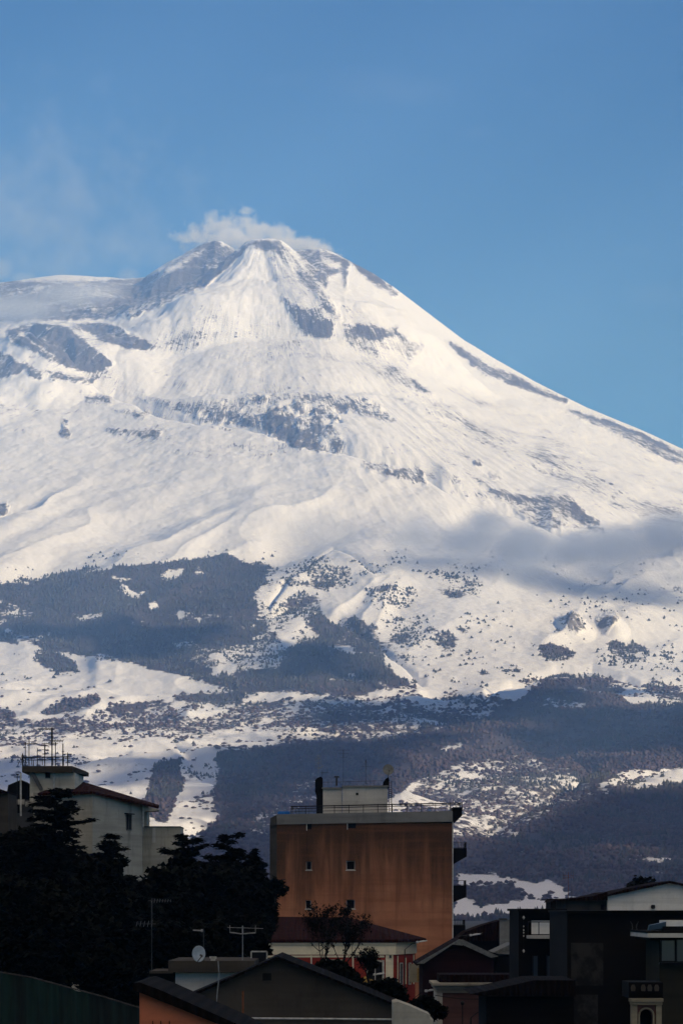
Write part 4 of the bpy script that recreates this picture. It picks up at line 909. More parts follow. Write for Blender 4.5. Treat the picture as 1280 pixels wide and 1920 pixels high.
# ---- C. red villa in front of the orange block
d = 232.0; t = thing('red_villa', 'low red villa with cream cornice and dark hipped roof', 'building', base(620, d)); zg = float(ground_z(d))-.4
x0, x1 = at(440, 0, d).x, at(740, 0, d).x; ze = at(0, 1790, d).z; zt = at(0, 1771, d).z; xr = at(778, 0, d+7).x
MB().foot([(x0, d), (x1, d), (xr, d+7), (xr, d+12), (x0, d+12)], zg, ze).build('wall', M['red'], t)
MB().foot([(x0-.1, d-.12), (x1+.05, d-.12), (xr+.1, d+6.95), (xr+.1, d+12.1), (x0-.1, d+12.1)], ze+.002, zt).build('cornice', M['cream'], t)
MB().foot([(x0-.1, d-.24), (x1+.08, d-.24), (xr+.22, d+6.9), (xr+.22, d+12.2), (x0-.1, d+12.2)], zt+.002, zt+.12).build('cornice_lip', M['cream'], t)
MB().box(x0, at(720, 0, d).x, d-.06, d-.002, at(0, 1795, d).z, at(0, 1791.5, d).z).build('string_course', M['cream'], t)
b_ = MB(); pb(b_, 722.5, 737, 1790.3, None, d, .5, -.07); b_.build('corner_pier', M['cream'], t)
e0, e1, e2, e3 = Vector((x0-.6, d-.34, zt+.13)), Vector((x1+.2, d-.34, zt+.13)), Vector((xr+.75, d+6.9, zt+.13)), Vector((xr+.75, d+13, zt+.13)); e4 = Vector((x0-.6, d+13, zt+.13))
r0, r1 = Vector((at(470, 0, d+6).x, d+6.2, at(0, 1724, d+6).z)), Vector((at(652, 0, d+6).x, d+6.2, at(0, 1725.5, d+6).z))
TH = Vector((0, 0, .2)); B_ = [e0, e1, e2, e3, e4, r0, r1]
rf = MB().add([v+TH for v in B_[:5]]+[v+TH for v in B_[5:]]+B_[:5], [(0, 1, 6, 5), (1, 2, 6), (2, 3, 6), (3, 4, 5, 6), (4, 0, 5), (0, 7, 8, 1), (1, 8, 9, 2), (2, 9, 10, 3), (3, 10, 11, 4), (4, 11, 7, 0), (7, 11, 10, 9, 8)]).build('roof', M['rooft'], t)
for px in (583.5, 661.5): MB().tube([at(px, 1791, d)+Vector((0, -.12, 0)), at(px, 1850, d)+Vector((0, -.12, 0))], .05, 6).build('pilaster', M['cream'], t)
for px0, px1, py0, py1, ml in ((561, 566, 1801, 1808, 0), (610, 645, 1799, 1850, 1), (686, 720, 1800, 1850, 1)):
    window(t, px0, px1, py0, py1, d, d-.07, M['wframe'], M['glass'], fw=.13 if ml else .04, mull=ml)
def onv(px, py, off=0.0):
    s_ = (px-640)/FPX; dx, dy_ = xr-x1, 7.0; u = (s_*d-x1)/(dx-s_*dy_); y = d+u*dy_; return Vector((s_*y+.06, y-.08+off, CZ+(HZ-py)/FPX*y))
for px, pt in ((743.5, 1792), (758.5, 1796), (773.5, 1790)): MB().tube([onv(px, pt), onv(px, 1845)], .045, 6).build('pilaster', M['cream'], t)
for pa, pb_ in ((748, 752.5), (764.5, 768)):
    q = [onv(pa, 1845), onv(pb_, 1845), onv(pb_, 1806), onv(pa, 1806)]; fr = MB()
    for a, b in ((0, 1), (1, 2), (2, 3), (3, 0)): fr.beam(q[a], q[b], .08, .07)
    fo = fr.build('window', M['wframe'], t); MB().add([v+Vector((0, .02, 0)) for v in q], [(0, 1, 2, 3)]).build('pane', M['glass'], fo)
MB().box(at(729.5, 0, d).x, at(733.5, 0, d).x, d-.2, d-.08, at(0, 1796, d).z, at(0, 1791, d).z).build('wall_lamp', M['steel'], t)
t = thing('yellow_awning', 'small dim yellow and pink awning right of the red villa', 'awning', base(785, 224))
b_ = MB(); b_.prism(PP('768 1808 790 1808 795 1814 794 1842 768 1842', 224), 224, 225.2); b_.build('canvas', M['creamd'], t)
b_ = MB(); b_.prism(PP('781.5 1815 791 1815 791 1840 781.5 1840', 223.95), 223.95, 223.99); b_.build('valance', M['yellow'], t)
t = thing('canvas_canopy', 'peaked yellow canvas canopy in front of the red villa', 'canopy', base(686, 212))
dd = 212; C0 = [at(655, 1841, dd), at(690, 1856, dd-1.2), at(715, 1846, dd), at(686, 1833, dd+1.6)]; ap = at(685, 1830.5, dd)
c_ = MB().add(C0+[ap], [(0, 1, 4), (1, 2, 4), (2, 3, 4), (3, 0, 4)]); c_.add([p-Vector((0, 0, .05)) for p in C0]+[ap-Vector((0, 0, .05))], [(4, 1, 0), (4, 2, 1), (4, 3, 2), (4, 0, 3)]); c_.build('canopy_cloth', M['yellow'], t)
for p in C0: MB().tube([(p.x, p.y, float(ground_z(dd))), (p.x, p.y, p.z)], .03, 5).build('leg', M['black'], t)

# ---- D. foreground roofs
d = 112.0; t = thing('gabled_shed', 'dark grey rendered gable wall with a small square window at the bottom', 'building', base(540, d)); zg = float(ground_z(d))-.4
gb = MB(); wl = PP('330 1876 440 1830 505 1802 520 1797 560 1812 640 1845 745 1888', d); w_ = [(wl[0][0], zg)]+wl+[(wl[-1][0], zg)]
gb.prism(w_, d, d+9); gb.build('wall', M['darkc'], t)
MB().prism(PP('322 1879 440 1828.5 520 1792.5 640 1841 752 1887 752 1891 640 1845.5 520 1797.2 440 1833.5 322 1885', d-.3), d-.3, d+9.3).build('roof', M['roofb'], t)
window(t, 490, 511, 1822.5, 1841, d, d-.05, M['darkc'], M['glass'], fw=.04)
MB().tube([at(404, 1908.5, d)+Vector((0, -.1, 0)), at(735, 1911, d)+Vector((0, -.1, 0))], .032, 6).build('wall_pipe', M['wpipe'], t)
o = MB().tube([at(409, 1802, 108), at(411, 1830, 108), at(407, 1866, 108), at(405, 1908, 108)], .016, 5).build('cable', M['galv']); tag(o, 'thin pale cable hanging in front of the grey gable wall', 'cable')
o = MB().tube([at(455.5, 1858, 107), at(455.5, 1930, 107)], .032, 6).build('pipe', M['copper']); tag(o, 'thin rust red pipe standing before the grey gable wall', 'pipe')
t = thing('low_wall', 'pale worn wall with a sloping top at the bottom centre', 'wall', base(775, 100)); b_ = MB()
w_ = PP('737 1880 745 1878 770 1887 806 1903 806 1912 812 1912', 100); b_.prism([(w_[0][0], -.4)]+w_+[(w_[-1][0], -.4)], 100, 103); b_.build('wall_body', M['grey'], t); b_ = MB()
d = 130.0; t = thing('flat_roofed_house', 'flat roofed house with a white wall strip under a thick grey slab', 'building', base(390, d)); b_ = MB(); zg = float(ground_z(d))-.4
pb(b_, 329, 470, 1824, None, d, 8); b_.build('wall', M['whited'], t); b_ = MB(); pb(b_, 317, 478, 1801, 1822.5, d, 9, -.5); b_.build('roof_slab', M['darkc'], t)
b_ = MB(); pb(b_, 276, 320, 1824, None, d, 5, 2.0); b_.build('side_wing', M['darkw'], t)
b_ = MB(); pb(b_, 275, 320, 1822.2, 1827, d, 5, 1.8); b_.build('wing_coping', M['darkc'], t)
fr = MB(); d2 = 136; q = [at(471, 1812, d2), at(471, 1784, d2), at(500.5, 1784, d2), at(500.5, 1808, d2)]
for a, b in ((0, 1), (1, 2), (2, 3)): fr.beam(q[a], q[b], .05, .05)
t2 = thing('door_frame', 'thin white door frame on the flat grey roof', 'frame', tuple(q[0])); fr.build('frame', M['wframe'], t2); MB().box(q[0].x+.03, q[3].x-.03, d2+.05, d2+.9, q[0].z, q[1].z-.03).build('door', M['black'], t2)
dish(372.3, 1788.5, 12.2, 15.4, 127, 'pale blue oval dish tilted on the flat grey roof', 'dish', 1801, .2, .5, .25, 381)
dish(291, 1850, 10, 13, 126, 'dim dish half hidden at the left behind the salmon gable', 'dishg', 1880, .2, .5, .3)
antenna(382, 1742, 1800, 128, 'pole with a short side arm above the oval dish', 'plain', .022, 1, mat='steel')
o = MB().tube([at(362, 1744, 128), at(377, 1745, 128)], .026, 5).tube([at(377, 1745, 128), at(380.5, 1745, 128)], .06, 6).build('camera_arm', M['galv']); tag(o, 'short pale horizontal arm at the top of the dish pole', 'arm')
antenna(285, 1684, 1822, 131, 'tall thin grey mast standing before the dark trees', 'double', .020, .7, 1, 'steel')
antenna(455, 1744, 1801, 131, 'tee shaped aerial with a wide pale bar before the trees', 'tee', .02, .95, 1, 'galv')
sm = MB()
for px, py, r in ((396, 1795, .06), (401, 1795.5, .07), (399, 1799, .07)): c = at(px, py, 129); sm.box(c.x-r, c.x+r*1.4, 129, 129+r, c.z-r*.6, c.z+r*.6)
o = sm.build('roof_clutter', M['whited']); tag(o, 'few small pale bits lying on the flat grey roof beside the dish', 'rubble')
d = 72.0; t = thing('salmon_gable_house', 'salmon gable wall with a black sloping roof edge in the lower left', 'building', base(340, d))
w_ = PP('262 1860 430 1926 470 1946', d); MB().prism([(w_[0][0], -.4)]+w_+[(w_[-1][0], -.4)], d, d+6).build('wall', M['salmon'], t)
MB().prism(PP('250 1843 262 1842 300 1856 440 1918 500 1948 500 1958 430 1929 262 1861 250 1856', d-.25), d-.25, d+6.2).build('roof', M['roofb'], t)
for px in (287, 302, 318): MB().tube([at(px, 1914, d)+Vector((0, -.03, 0)), at(px, 1932, d)+Vector((0, -.03, 0))], .012, 4).build('anchor_rod', M['black'], t)
m = NM('teal_netting'); g = m.n('ShaderNodeNewGeometry'); n = m.noise(m.mapv(g.outputs['Position'], (2.2, 2.2, .35)), 1.0, 5, .65, .5); n2 = m.noise(g.outputs['Position'], 18, 3, .6)
M['teal'] = m.surf(m.mix(m.ramp(n, .35, .7), (.003, .010, .012), (.004, .028, .026)), .8, m.math('ADD', n, m.math('MULTIPLY', n2, .3)), .5, .03)
d = 62.0; t = thing('netting_fence', 'dark teal netting fence sloping down in the bottom left corner', 'fence', base(120, d))
NX = 90; top_ = lambda px: np.interp(px, [-150, 0, 60, 130, 200, 262], [1800, 1824, 1834, 1853, 1872, 1891])
vs, fs = [], []
for i in range(NX+1):
    px = -150+412*i/NX; x = at(px, 0, d).x; y = d+.035*sin(i*1.25)+.02*sin(i*.37); zt = at(0, top_(px)+1.2*sin(i*.9), d).z
    vs += [(x, y, 3.0), (x, y, zt), (x, y+.03, zt), (x, y+.03, 3.0)]
for i in range(NX):
    for k in range(4): a = i*4+k; b = i*4+(k+1) % 4; fs.append((a, a+4, b+4, b))
MB().add(vs, fs).build('netting', M['teal'], t)
MB().tube([at(px, float(top_(px))-1.5, d)+Vector((0, -.02, 0)) for px in (-150, 0, 60, 130, 200, 262)], .014, 6).build('top_wire', M['steel'], t)
for px in (0, 75, 160, 258): MB().tube([at(px, 1990, d)+Vector((0, .07, 0)), at(px, float(top_(px))-3, d)+Vector((0, .07, 0))], .03, 6).build('post', M['black'], t)
MB().box(at(-150, 0, d).x, at(262, 0, d).x, d-.1, d+.3, -.4, 3.0).build('plinth', M['blackw'], t)

# ---- E. houses right of the orange block
d = 200.0; t = thing('gabled_house', 'dark red gabled house with pale grey roof edges', 'building', base(860, d)); zg = float(ground_z(d))-.4
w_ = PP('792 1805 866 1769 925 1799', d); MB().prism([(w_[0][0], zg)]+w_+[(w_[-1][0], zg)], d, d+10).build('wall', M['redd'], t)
MB().prism(PP('781 1807 861 1761 867 1764 867 1773 848 1771 794 1807', d-.5), d-.5, d-.1).prism(PP('862 1761.5 868 1762 934 1793 920 1796 866 1771', d-.52), d-.52, d-.12).build('bargeboard', M['trim'], t)
MB().prism(PP('781 1807 861 1761 934 1793 934 1796 861 1765 781 1811', d), d-.09, d+10.2).build('roof', M['roofd'], t)
t = thing('side_house', 'black house with a short pale roof slope between the gabled house and the balcony', 'building', base(955, 206)); d = 206
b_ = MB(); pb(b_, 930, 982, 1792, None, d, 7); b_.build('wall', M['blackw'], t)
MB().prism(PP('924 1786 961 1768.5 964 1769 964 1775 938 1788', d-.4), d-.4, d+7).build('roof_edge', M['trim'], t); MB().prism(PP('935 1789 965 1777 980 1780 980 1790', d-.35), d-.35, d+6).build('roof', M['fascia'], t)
t = thing('brown_roofed_house', 'low house with a dark reddish roof rising beside the concrete chimney', 'building', base(905, 250)); d = 250
b_ = MB(); pb(b_, 852, 940, 1762, None, d, 8); b_.build('wall', M['blackw'], t)
MB().prism(PP('852 1764 873 1747 905 1735 940 1725 945 1764', d-.4), d-.4, d+8).build('roof', M['roofd'], t)
MB().beam(at(858, 1756, d-.6), at(905, 1749, d-.6), .2, .05).build('gutter', M['steel'], t)
t = thing('concrete_chimney', 'broad streaky concrete chimney block left of the white balcony', 'chimney', base(948, 215)); d = 215
b_ = MB(); pb(b_, 937, 961, 1724.5, None, d, 1.0); b_.build('stack', M['fascia'], t); b_ = MB(); pb(b_, 935.5, 950, 1722, 1724.4, d, 1.2, -.1); b_.build('cap', M['darkc'], t)
d = 172.0; t = thing('pink_house', 'small pink house with a pale cornice and white corner', 'building', base(870, d)); zg = float(ground_z(d))-.4
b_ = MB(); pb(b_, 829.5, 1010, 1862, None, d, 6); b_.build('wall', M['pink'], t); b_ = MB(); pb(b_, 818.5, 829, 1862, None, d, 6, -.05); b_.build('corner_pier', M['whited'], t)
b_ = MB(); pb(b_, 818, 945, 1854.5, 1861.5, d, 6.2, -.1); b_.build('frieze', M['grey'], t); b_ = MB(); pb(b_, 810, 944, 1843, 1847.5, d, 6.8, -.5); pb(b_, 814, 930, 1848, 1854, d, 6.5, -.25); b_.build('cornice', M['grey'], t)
b_ = MB(); pb(b_, 824, 1000, 1828, 1842.5, d, 5, .6); b_.build('roof', M['roofd'], t)
d = 150.0; t = thing('globe_lamp_post', 'dark post lamp with a round head before the pink house', 'street lamp', base(866.5, d)); p = at(866.5, 1881, d)
MB().tube([(p.x, d, float(ground_z(d))), (p.x, d, p.z-.1)], .028, 8, .022).build('pole', M['black'], t)
vs, fs = [], []; 
for i in range(9):
    th_ = pi*i/8
    for k in range(12): a = 2*pi*k/12; vs.append((p.x+.085*sin(th_)*cos(a), d+.085*sin(th_)*sin(a), p.z+.10*cos(th_)))
    if i: fs += [((i-1)*12+k, (i-1)*12+(k+1) % 12, i*12+(k+1) % 12, i*12+k) for k in range(12)]
MB().add(vs, fs).build('globe', M['black'], t, smooth=True)
o = MB().tube([at(815, 1866, 165)]+[at(815+u, 1866+6*sin(pi*u/130)+u*.02, 165) for u in range(13, 118, 13)]+[at(935, 1868, 165)], .02, 5).build('cable', M['black']); tag(o, 'dark wire sagging across the pink wall', 'cable')
for px, py, dd, lb in ((784.5, 1766.5, 222, 'lamp arm against the orange wall right of the villa roof'), (704.5, 1827.5, 205, 'lamp arm before the villa corner pier above the yellow canopy'), (801.5, 1858, 178, 'lamp arm beside the white corner of the pink house'),
   (884.5, 1753.5, 215, 'lamp arm above the peak of the gabled house'), (908, 1894.5, 160, 'upper lamp arm at the right edge of the pink wall'), (910, 1919, 158, 'lowest lamp arm at the bottom of the pink wall')):
    street_lamp(px, py, dd, lb, L=17*dd/FPX, ppx=-26, rise=2.6*dd/FPX)

# ---- F. the dark block on the right with the white balcony
d = 160.0; t = thing('balcony_house', 'dark house with a white railed balcony and blue shutters', 'building', base(1010, d)); zg = float(ground_z(d))-.4
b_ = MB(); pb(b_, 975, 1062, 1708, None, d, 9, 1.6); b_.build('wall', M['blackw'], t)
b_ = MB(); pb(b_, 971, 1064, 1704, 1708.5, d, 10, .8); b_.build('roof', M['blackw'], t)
b_ = MB(); pb(b_, 999, 1057, 1726.5, 1752, d, .05, 1.5); b_.build('pale_wall', M['white'], t)
fl = MB(); p0, p1, p2 = at(990, 1759, d-.2), at(1030, 1753.5, d-1.0), at(1056, 1753.5, d-1.0)
fl.foot([(p0.x, d+1.5), (p0.x, d+.2), (p1.x, d-.9), (p2.x, d-.9), (p2.x, d+1.5)], p1.z-.16, p1.z-.02); bal = fl.build('balcony', M['whited'], t)
gr = MB(); cr_ = [Vector((p0.x, d+.15, p1.z)), Vector((p1.x, d-.9, p1.z)), Vector((p2.x, d-.9, p1.z))]; hh = at(0, 1728.5, d).z-p1.z
for a, b in zip(cr_[:-1], cr_[1:]):
    gr.tube([a+Vector((0, 0, hh)), b+Vector((0, 0, hh))], .022, 5)
gr.tube([cr_[0], cr_[0]+Vector((0, 0, hh))], .022, 5)
gr.tube([(cr_[0]+cr_[1])/2, (cr_[0]+cr_[1])/2+Vector((0, 0, hh))], .022, 5).build('handrail', M['black'], bal)
ba = MB(); 
for k in range(9): q = cr_[1]+(cr_[2]-cr_[1])*k/8; ba.tube([q, q+Vector((0, 0, hh))], .017, 4)
ba.tube([cr_[1]+Vector((0, 0, hh-.03)), cr_[2]+Vector((0, 0, hh-.03))], .025, 5); ba.build('railing', M['wframe'], bal)
for px0, px1 in ((1001, 1012), (1027, 1040)): window(t, px0, px1, 1792, 1856, d, d+1.5, M['black'], M['bglass'], fw=.04)
MB().tube([at(1057, 1758, d)+Vector((0, 1.4, 0)), at(1057, 1930, d)+Vector((0, 1.4, 0))], .04, 6).build('downpipe', M['darkc'], t)
d = 158.0; t = thing('hanging_ornament', 'string of small pale shapes hanging left of the white balcony', 'ornament', tuple(at(981, 1800, d)))
MB().tube([at(981, 1716, d), at(981, 1792, d)], .012, 4).build('cord', M['black'], t)
for py, r in ((1720.5, 2.3), (1737, 1.2), (1744, 1.5), (1749, 1.2), (1755, 1.4), (1783, 2.2)):
    c = at(981, py, d); r = r*d/FPX; b_ = MB(); b_.add([(c.x, d, c.z+r*1.8), (c.x, d, c.z-r*1.8)]+[(c.x+r*cos(a), d+r*sin(a), c.z) for a in [k*pi/3 for k in range(6)]], [(0, 2+k, 2+(k+1) % 6) for k in range(6)]+[(1, 2+(k+1) % 6, 2+k) for k in range(6)]); b_.build('bead', M['whited'], t)
d = 125.0; t = thing('low_dark_house', 'black house with a pointed eave in front of the balcony house', 'building', base(985, d)); zg = float(ground_z(d))-.4
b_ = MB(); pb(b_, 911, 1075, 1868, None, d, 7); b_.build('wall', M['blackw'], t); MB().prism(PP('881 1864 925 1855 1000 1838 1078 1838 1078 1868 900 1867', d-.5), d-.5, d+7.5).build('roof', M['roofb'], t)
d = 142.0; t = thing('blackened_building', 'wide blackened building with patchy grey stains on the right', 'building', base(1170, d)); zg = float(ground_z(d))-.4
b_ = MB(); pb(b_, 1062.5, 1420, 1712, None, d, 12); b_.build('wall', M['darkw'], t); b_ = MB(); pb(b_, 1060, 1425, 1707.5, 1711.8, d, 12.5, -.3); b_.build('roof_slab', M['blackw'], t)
m = NM('grey_stain'); g = m.n('ShaderNodeNewGeometry'); n = m.noise(g.outputs['Position'], 1.3, 6, .7)
M['patch'] = m.surf(m.mix(m.ramp(n, .4, .6), (.006, .006, .006), (.026, .027, .025)), .95)
for a4 in ((1070, 1130, 1768, 1848), (1072, 1120, 1865, 1925)): b_ = MB(); pb(b_, *a4, d, .02, -.024); b_.build('stained_panel', M['patch'], t)
rr = MB()
for px, s_ in ((1181, 1), (1196, -1)): rr.tube([at(px, 1728, d-.5), at(px+3*s_, 1733, d-.5), at(px+4*s_, 1740, d-.5), at(px+1*s_, 1748, d-.5)], .02, 5)
o = rr.build('roof_ladder_rails', M['steel']); tag(o, 'pair of curved ladder rails before the blackened building', 'ladder')
d = 225.0; t = thing('white_gabled_house', 'house with a broad clean white gable on the right', 'building', base(1220, d)); zg = float(ground_z(d))-.4
w_ = PP('1138 1679.5 1255 1655.5 1380 1681', d); MB().prism([(w_[0][0], zg)]+w_+[(w_[-1][0], zg)], d, d+12).build('wall', M['white'], t)
MB().prism(PP('1128 1681 1170 1668 1255 1651.5 1385 1678 1385 1682 1255 1656 1130 1682.5', d-.4), d-.4, d+12.3).build('roof', M['roofd'], t)
b_ = MB(); pb(b_, 1060, 1137, 1687, None, d, 10, .5); b_.build('side_wall', M['darkc'], t); MB().prism(PP('1030 1686 1075 1684 1110 1680 1138 1672 1138 1688 1030 1688', d), d-.1, d+11).build('side_roof', M['roofd'], t)
window(t, 1126, 1133, 1696, 1706, d, d+.42, M['black'], M['glass'], fw=.04)
b_ = MB(); c = at(1223, 1700.5, d); b_.box(c.x-.13, c.x+.13, d-.2, d-.002, c.z-.12, c.z+.14).build('wall_lamp', M['black'], t, bevel=.05)
t = thing('red_roofed_house', 'small dark house with a reddish roof left of the white gable', 'building', base(1065, 240)); d = 240
b_ = MB(); pb(b_, 1032, 1138, 1692, None, d, 6); b_.build('wall', M['blackw'], t); MB().prism(PP('1030 1692 1036 1685 1080 1686 1102 1679 1132 1674 1132 1692', d-.3), d-.3, d+7).build('roof', M['roofd'], t)
antenna(1064.5, 1636, 1690, 238, 'thin copper coloured aerial above the small red roof', 'panel', .018, .7, 1, 'copper')
antenna(1071, 1660, 1690, 238, 'thin short mast beside the copper coloured aerial', 'plain', .014, .7, 1, 'steel')
d = 134.0; t = thing('corner_house', 'olive walled house with a pale roof band and two large panes at the right edge', 'building', base(1260, d)); zg = float(ground_z(d))-.4
b_ = MB(); pb(b_, 1235, 1420, 1762, None, d, 6); b_.build('wall', M['olive'], t)
b_ = MB(); pb(b_, 1209, 1420, 1749.5, 1757.5, d, 8, -1.0); b_.build('roof_band', M['whited'], t); b_ = MB(); pb(b_, 1208, 1420, 1745.6, 1749.2, d, 8, -.9); pb(b_, 1215, 1420, 1757.8, 1762, d, 7, -.5); b_.build('roof_edge', M['blackw'], t)
b_ = MB(); pb(b_, 1251, 1420, 1726, 1737, d, 3, .6); b_.build('upper_wall', M['white'], t); b_ = MB(); pb(b_, 1244, 1420, 1737.2, 1745.4, d, 3.5, .4); b_.build('upper_base', M['blackw'], t)
MB().prism(PP('1216 1744 1218 1735 1250 1728 1250.5 1738 1244 1741', d+.4), d+.7, d+1.2).build('blue_sheet', M['bglass'], t)
window(t, 1237, 1266, 1761, 1804, d, d-.06, M['black'], M['sglass'], fw=.05); window(t, 1266.5, 1300, 1761, 1804, d, d-.06, M['black'], M['sglass'], fw=.03)
MB().box(at(1234, 0, d).x, at(1300, 0, d).x, d-.3, d-.08, at(0, 1808, d).z, at(0, 1804.5, d).z).build('window_box', M['black'], t)
d = 120.0; t = thing('bell_arch', 'small cream arch between two pilasters at the bottom right', 'arch', base(1210, d)); zg = float(ground_z(d))-.4
ar = MB(); X0, X1 = at(1183, 0, d).x, at(1239, 0, d).x; zt = at(0, 1884, d).z; cxx = at(1210.5, 0, d).x; ri = 11*d/FPX; za = at(0, 1904, d).z; n = 14
arc = [(cxx+ri*cos(pi-pi*k/n), za+ri*sin(pi-pi*k/n)) for k in range(n+1)]
vs = []; fs = []
outer = [(cxx-ri*1.75, za)]+[(cxx-ri*1.75+2*ri*1.75*k/n, zt) for k in range(1, n)]+[(cxx+ri*1.75, za)]
for (a, b), (c, e) in zip(arc, outer): vs += [(a, d, b), (c, d, e), (a, d+.5, b), (c, d+.5, e)]
for k in range(n):
    o_ = k*4; fs += [(o_, o_+4, o_+5, o_+1), (o_+2, o_+3, o_+7, o_+6), (o_, o_+2, o_+6, o_+4), (o_+1, o_+5, o_+7, o_+3)]
MB().add(vs, fs).build('arch_panel', M['pink'], t)
tr = MB(); tr.tube([(cxx-ri-.05, d-.03, zg)]+[(cxx+(ri+.05)*cos(pi-pi*k/n), d-.03, za+(ri+.05)*sin(pi-pi*k/n)) for k in range(n+1)]+[(cxx+ri+.05, d-.03, zg)], .035, 6); tr.build('arch_moulding', M['creamd'], t)
for xa, xb in ((X0, X0+.19), (X1-.19, X1)): MB().box(xa, xb, d-.1, d+.5, zg, zt).build('pilaster', M['creamd'], t)
jb = MB().box(X0+.2, cxx-ri-.02, d+.02, d+.45, zg, za).box(cxx+ri+.02, X1-.2, d+.02, d+.45, zg, za); jb.build('jamb', M['pink'], t)
MB().box(X0-.02, X1+.02, d-.15, d+.55, zt+.002, zt+.10).box(X0-.05, X1+.05, d-.2, d+.6, zt+.103, at(0, 1872, d).z).build('entablature', M['creamd'], t)
MB().box(X0+.2, X1-.2, d+.52, d+3, zg, at(0, 1886, d).z).build('backing', M['blackw'], t)
b_ = MB(); pb(b_, 1179, 1243, 1842, 1871.5, d, 3, .25); b_.build('terrace_wall', M['blackw'], t)
for px in (1187, 1206, 1218, 1231): c = at(px, 1852, d); b_ = MB(); b_.prism([(c.x-.06, c.z-.12), (c.x-.08, c.z), (c.x-.04, c.z+.1), (c.x+.04, c.z+.1), (c.x+.08, c.z), (c.x+.06, c.z-.12)], d+.1, d+.24); b_.build('baluster', M['darkc'], t)
# ---------------------------------------------------------------- trees near the houses
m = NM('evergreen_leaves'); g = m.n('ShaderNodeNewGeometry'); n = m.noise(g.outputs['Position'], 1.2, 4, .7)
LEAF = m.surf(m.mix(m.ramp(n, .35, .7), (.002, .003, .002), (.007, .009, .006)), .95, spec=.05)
def leaf_mesh(name, C, size, parent, flat=.4, mat=None, aspect=2.2):
    """C: clump centres (n,3). Each clump becomes one bent leaf spray of two triangles pairs"""
    n = len(C); off = np.array(parent['_o']); a = rng.random(n)*6.283; el = (rng.random(n)-.5)*2*flat; L = size*(.6+.8*rng.random(n))
    dx = np.stack([np.cos(a)*np.cos(el), np.sin(a)*np.cos(el), np.sin(el)], 1)
    sd_ = np.stack([-np.sin(a), np.cos(a), (rng.random(n)-.5)*1.2], 1); sd_ /= np.linalg.norm(sd_, axis=1)[:, None]
    w_ = (L/aspect)[:, None]; Lc = L[:, None]
    T = np.stack([C-dx*Lc*.5, C+sd_*w_*.5, C+dx*Lc*.5+np.array([0, 0, -.12])*Lc, C-sd_*w_*.5], 1)-off
    me = bpy.data.meshes.new(name); me.vertices.add(n*4); me.vertices.foreach_set('co', T.astype(np.float32).ravel())
    me.loops.add(n*4); me.loops.foreach_set('vertex_index', np.arange(n*4, dtype=np.int32)); me.polygons.add(n); me.polygons.foreach_set('loop_start', np.arange(0, n*4, 4, dtype=np.int32))
    me.update(calc_edges=True); me.materials.append(mat or LEAF); o = bpy.data.objects.new(name, me); COL.objects.link(o); o.parent = parent; return o
def cedar(px, pytop, rpx, pybot, d, label, group, levels=16, name='cedar_tree', flat_top=0.0, seed=0, lean=0.0, start=.05, dens=1.0, sz=.34):
    rs = random.Random(seed); top = at(px, pytop, d); bot = at(px, pybot, d); g = float(ground_z(d)); t = thing(name, label, 'tree', (top.x, d, g), group)
    MB().tube([(top.x, d, g-.3), (top.x+.1, d, (g+top.z)/2), (top.x+lean*.3, d, top.z-.3)], .32, 8, .05).build('trunk', M['bark'], t, smooth=True)
    H = top.z-bot.z; Rm = rpx*d/FPX; br = MB(); C = []
    for k in range(levels):
        f = start+(1-start)*k/(levels-1); z = top.z-H*f+.15
        L = Rm*(flat_top+(1-flat_top)*f**.8)*(.8+.3*rs.random()); dzl = H*(1-start)/(levels-1); nb = 4+int(3*f)
        a0 = rs.random()*6.28
        for q in range(nb):
            a = a0+2*pi*q/nb+rs.uniform(-.4, .4); l = L*rs.uniform(.35, 1.25); dr = rs.uniform(-.05, .22); pts = []; zj = rs.uniform(-.8, .8)*dzl
            for s_ in range(7):
                u = s_/6; pts.append(Vector((top.x+lean*(1-f)+cos(a)*l*u, d+sin(a)*l*u, z+zj+.22*l*u-dr*l*u*u*1.6)))
            br.tube(pts, .05, 4, .012)
            npt = int(dens*(22+60*l))
            for _ in range(npt):
                u = rs.random()**.7; p = pts[min(5, int(u*6))].lerp(pts[min(6, int(u*6)+1)], (u*6) % 1); wd = .30*l*(1-.55*u)+.12
                wd *= rs.choice((.5, 1, 1.3)); v = rs.gauss(0, .5)*wd; C.append((p.x-sin(a)*v+rs.gauss(0, .08), p.y+cos(a)*v+rs.gauss(0, .08), p.z+rs.gauss(0, .05)-.08*abs(v)))
    br.build('limb', M['bark'], t); leaf_mesh('crown', np.array(C), sz, t, .35); return t
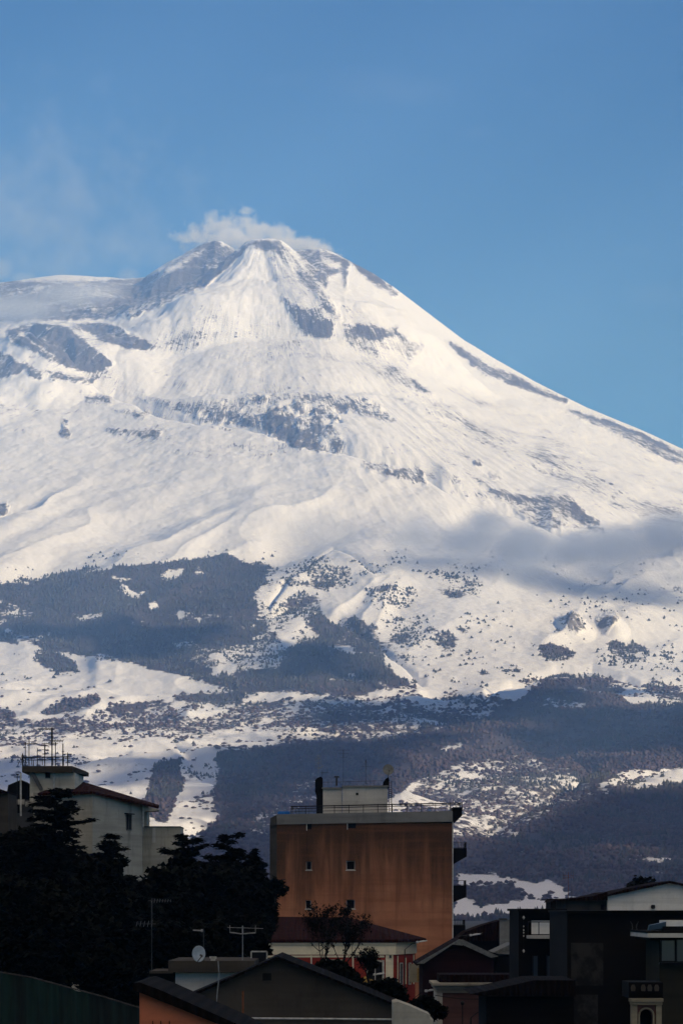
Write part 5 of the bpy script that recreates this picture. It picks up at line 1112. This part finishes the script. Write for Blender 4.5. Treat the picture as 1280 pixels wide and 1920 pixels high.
def broad(px, py, rx, ry, d, label, group, n=9000, name='evergreen_tree', sz=.42, seed=0, mat=None):
    rs = np.random.default_rng(seed); c = np.array(at(px, py, d)); g = float(ground_z(d)); t = thing(name, label, 'tree', (c[0], d, g), group); s_ = d/FPX; RX, RZ = rx*s_, ry*s_
    tr = MB().tube([(c[0], d, g-.3), (c[0]+.1, d, c[2]-RZ*.5)], .3, 8, .2)
    K = 34; dirs = rs.normal(size=(K, 3)); dirs /= np.linalg.norm(dirs, axis=1)[:, None]; cen = c+dirs*np.array([RX, RX, RZ])*(.45+.42*rs.random((K, 1))); rad = RX*(.20+.22*rs.random(K))
    for k in range(0, K, 3): tr.tube([(c[0], d, c[2]-RZ*.5), tuple((c+cen[k])/2-np.array([0, 0, .2])), tuple(cen[k])], .12, 5, .03)
    tr.build('trunk', M['bark'], t)
    w = rad**2.3; idx = rs.choice(K, n, p=w/w.sum()); v = rs.normal(size=(n, 3)); v /= np.linalg.norm(v, axis=1)[:, None]
    C = cen[idx]+v*(rad[idx]*(.35+.7*rs.random(n)))[:, None]*np.array([1, 1, .8])
    ni = n//3; v = rs.normal(size=(ni, 3)); v /= np.linalg.norm(v, axis=1)[:, None]; C = np.vstack([C, c+v*(rs.random(ni)**.5*.85)[:, None]*np.array([RX, RX, RZ])])
    leaf_mesh('crown', C, sz, t, .9, mat, 1.7); return t
G_ = 'dark trees on the left below the grey house'
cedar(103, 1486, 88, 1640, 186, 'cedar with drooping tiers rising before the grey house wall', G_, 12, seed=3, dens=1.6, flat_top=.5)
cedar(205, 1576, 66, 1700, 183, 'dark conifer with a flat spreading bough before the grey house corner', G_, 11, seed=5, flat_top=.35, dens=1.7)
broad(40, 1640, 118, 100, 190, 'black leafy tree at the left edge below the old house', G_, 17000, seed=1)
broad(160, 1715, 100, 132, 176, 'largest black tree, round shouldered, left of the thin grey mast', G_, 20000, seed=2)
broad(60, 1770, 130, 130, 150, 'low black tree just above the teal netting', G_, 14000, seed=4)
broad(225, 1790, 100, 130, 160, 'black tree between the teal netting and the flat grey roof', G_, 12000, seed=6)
G2 = 'dark trees between the grey house and the orange block'
cedar(352, 1576, 74, 1700, 192, 'feathery topped cedar left of the middle of the dark grove', G2, 10, seed=8, flat_top=.42, dens=1.6, start=.03)
cedar(428, 1580, 70, 1700, 196, 'feathery topped cedar in the middle of the dark grove', G2, 10, seed=9, flat_top=.42, dens=1.6, start=.03)
cedar(476, 1603, 42, 1700, 198, 'thin topped cedar left of the dark edge of the orange block', G2, 10, seed=12, flat_top=.25, dens=1.7)
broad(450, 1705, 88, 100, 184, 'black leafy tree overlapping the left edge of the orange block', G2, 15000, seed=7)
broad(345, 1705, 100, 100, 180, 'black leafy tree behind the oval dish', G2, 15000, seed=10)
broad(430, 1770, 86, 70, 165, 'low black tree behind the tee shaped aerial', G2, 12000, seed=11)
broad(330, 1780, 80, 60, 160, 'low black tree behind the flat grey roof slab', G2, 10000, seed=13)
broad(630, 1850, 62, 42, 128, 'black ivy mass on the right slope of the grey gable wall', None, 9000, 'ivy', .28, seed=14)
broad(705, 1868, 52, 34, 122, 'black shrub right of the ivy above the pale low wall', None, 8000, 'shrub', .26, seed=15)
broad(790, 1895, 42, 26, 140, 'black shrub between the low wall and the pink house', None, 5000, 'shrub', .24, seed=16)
broad(1202, 1664, 34, 16, 252, 'small dark treetop showing over the white gable roof', None, 1500, 'evergreen_tree', .4, seed=17)
# bare shrub in front of the villa
def bare(px, pyb, pyt, spread, d, label, seed):
    rs = random.Random(seed); b0 = at(px, pyb, d); t = thing('bare_shrub', label, 'shrub', (b0.x, d, float(ground_z(d)))); br = MB(); H = (pyb-pyt)*d/FPX; C = []
    br.tube([(b0.x, d, float(ground_z(d))), tuple(b0)], .09, 6, .06)
    def grow(p, dv, L, r, lv):
        q = [p]
        for k in range(4): dv = (dv+Vector((rs.gauss(0, .16), rs.gauss(0, .16), .05))).normalized(); q.append(q[-1]+dv*L/4)
        br.tube(q, r, 4, r*.5)
        if lv > 0:
            for k in range(3 if lv > 1 else 4): i = rs.choice((2, 3, 4)); grow(q[i], (dv+Vector((rs.gauss(0, .6), rs.gauss(0, .6), rs.uniform(0, .4)))).normalized(), L*.62, r*.55, lv-1)
        else:
            for k in range(7): C.append(tuple(q[rs.choice((1, 2, 3, 4))]+Vector((rs.gauss(0, .05), rs.gauss(0, .05), rs.gauss(0, .05)))))
        if lv > 0:
            for k in range(7): C.append(tuple(q[rs.choice((2, 3, 4))]+Vector((rs.gauss(0, .07), rs.gauss(0, .07), rs.gauss(0, .07)))))
    for k in range(6): a = rs.uniform(-1, 1); grow(b0, Vector((a*spread, rs.uniform(-.4, .4), 1)).normalized(), H*.52, .035, 3)
    br.build('branch', M['bark'], t); leaf_mesh('leaf_sprays', np.array(C), .13, t, .9, None, 1.8)
bare(606, 1815, 1690, .22, 160, 'thin bare shrub with a few dry leaves before the villa roof', 21)
bare(642, 1815, 1700, .22, 162, 'second sparse shrub reaching over the villa roof, right of the taller one', 22)
bare(690, 1845, 1775, .35, 158, 'low sparse shrub crossing the villa cornice above the yellow canopy', 23)
for o in bpy.data.objects:
    if '_o' in o: del o['_o']
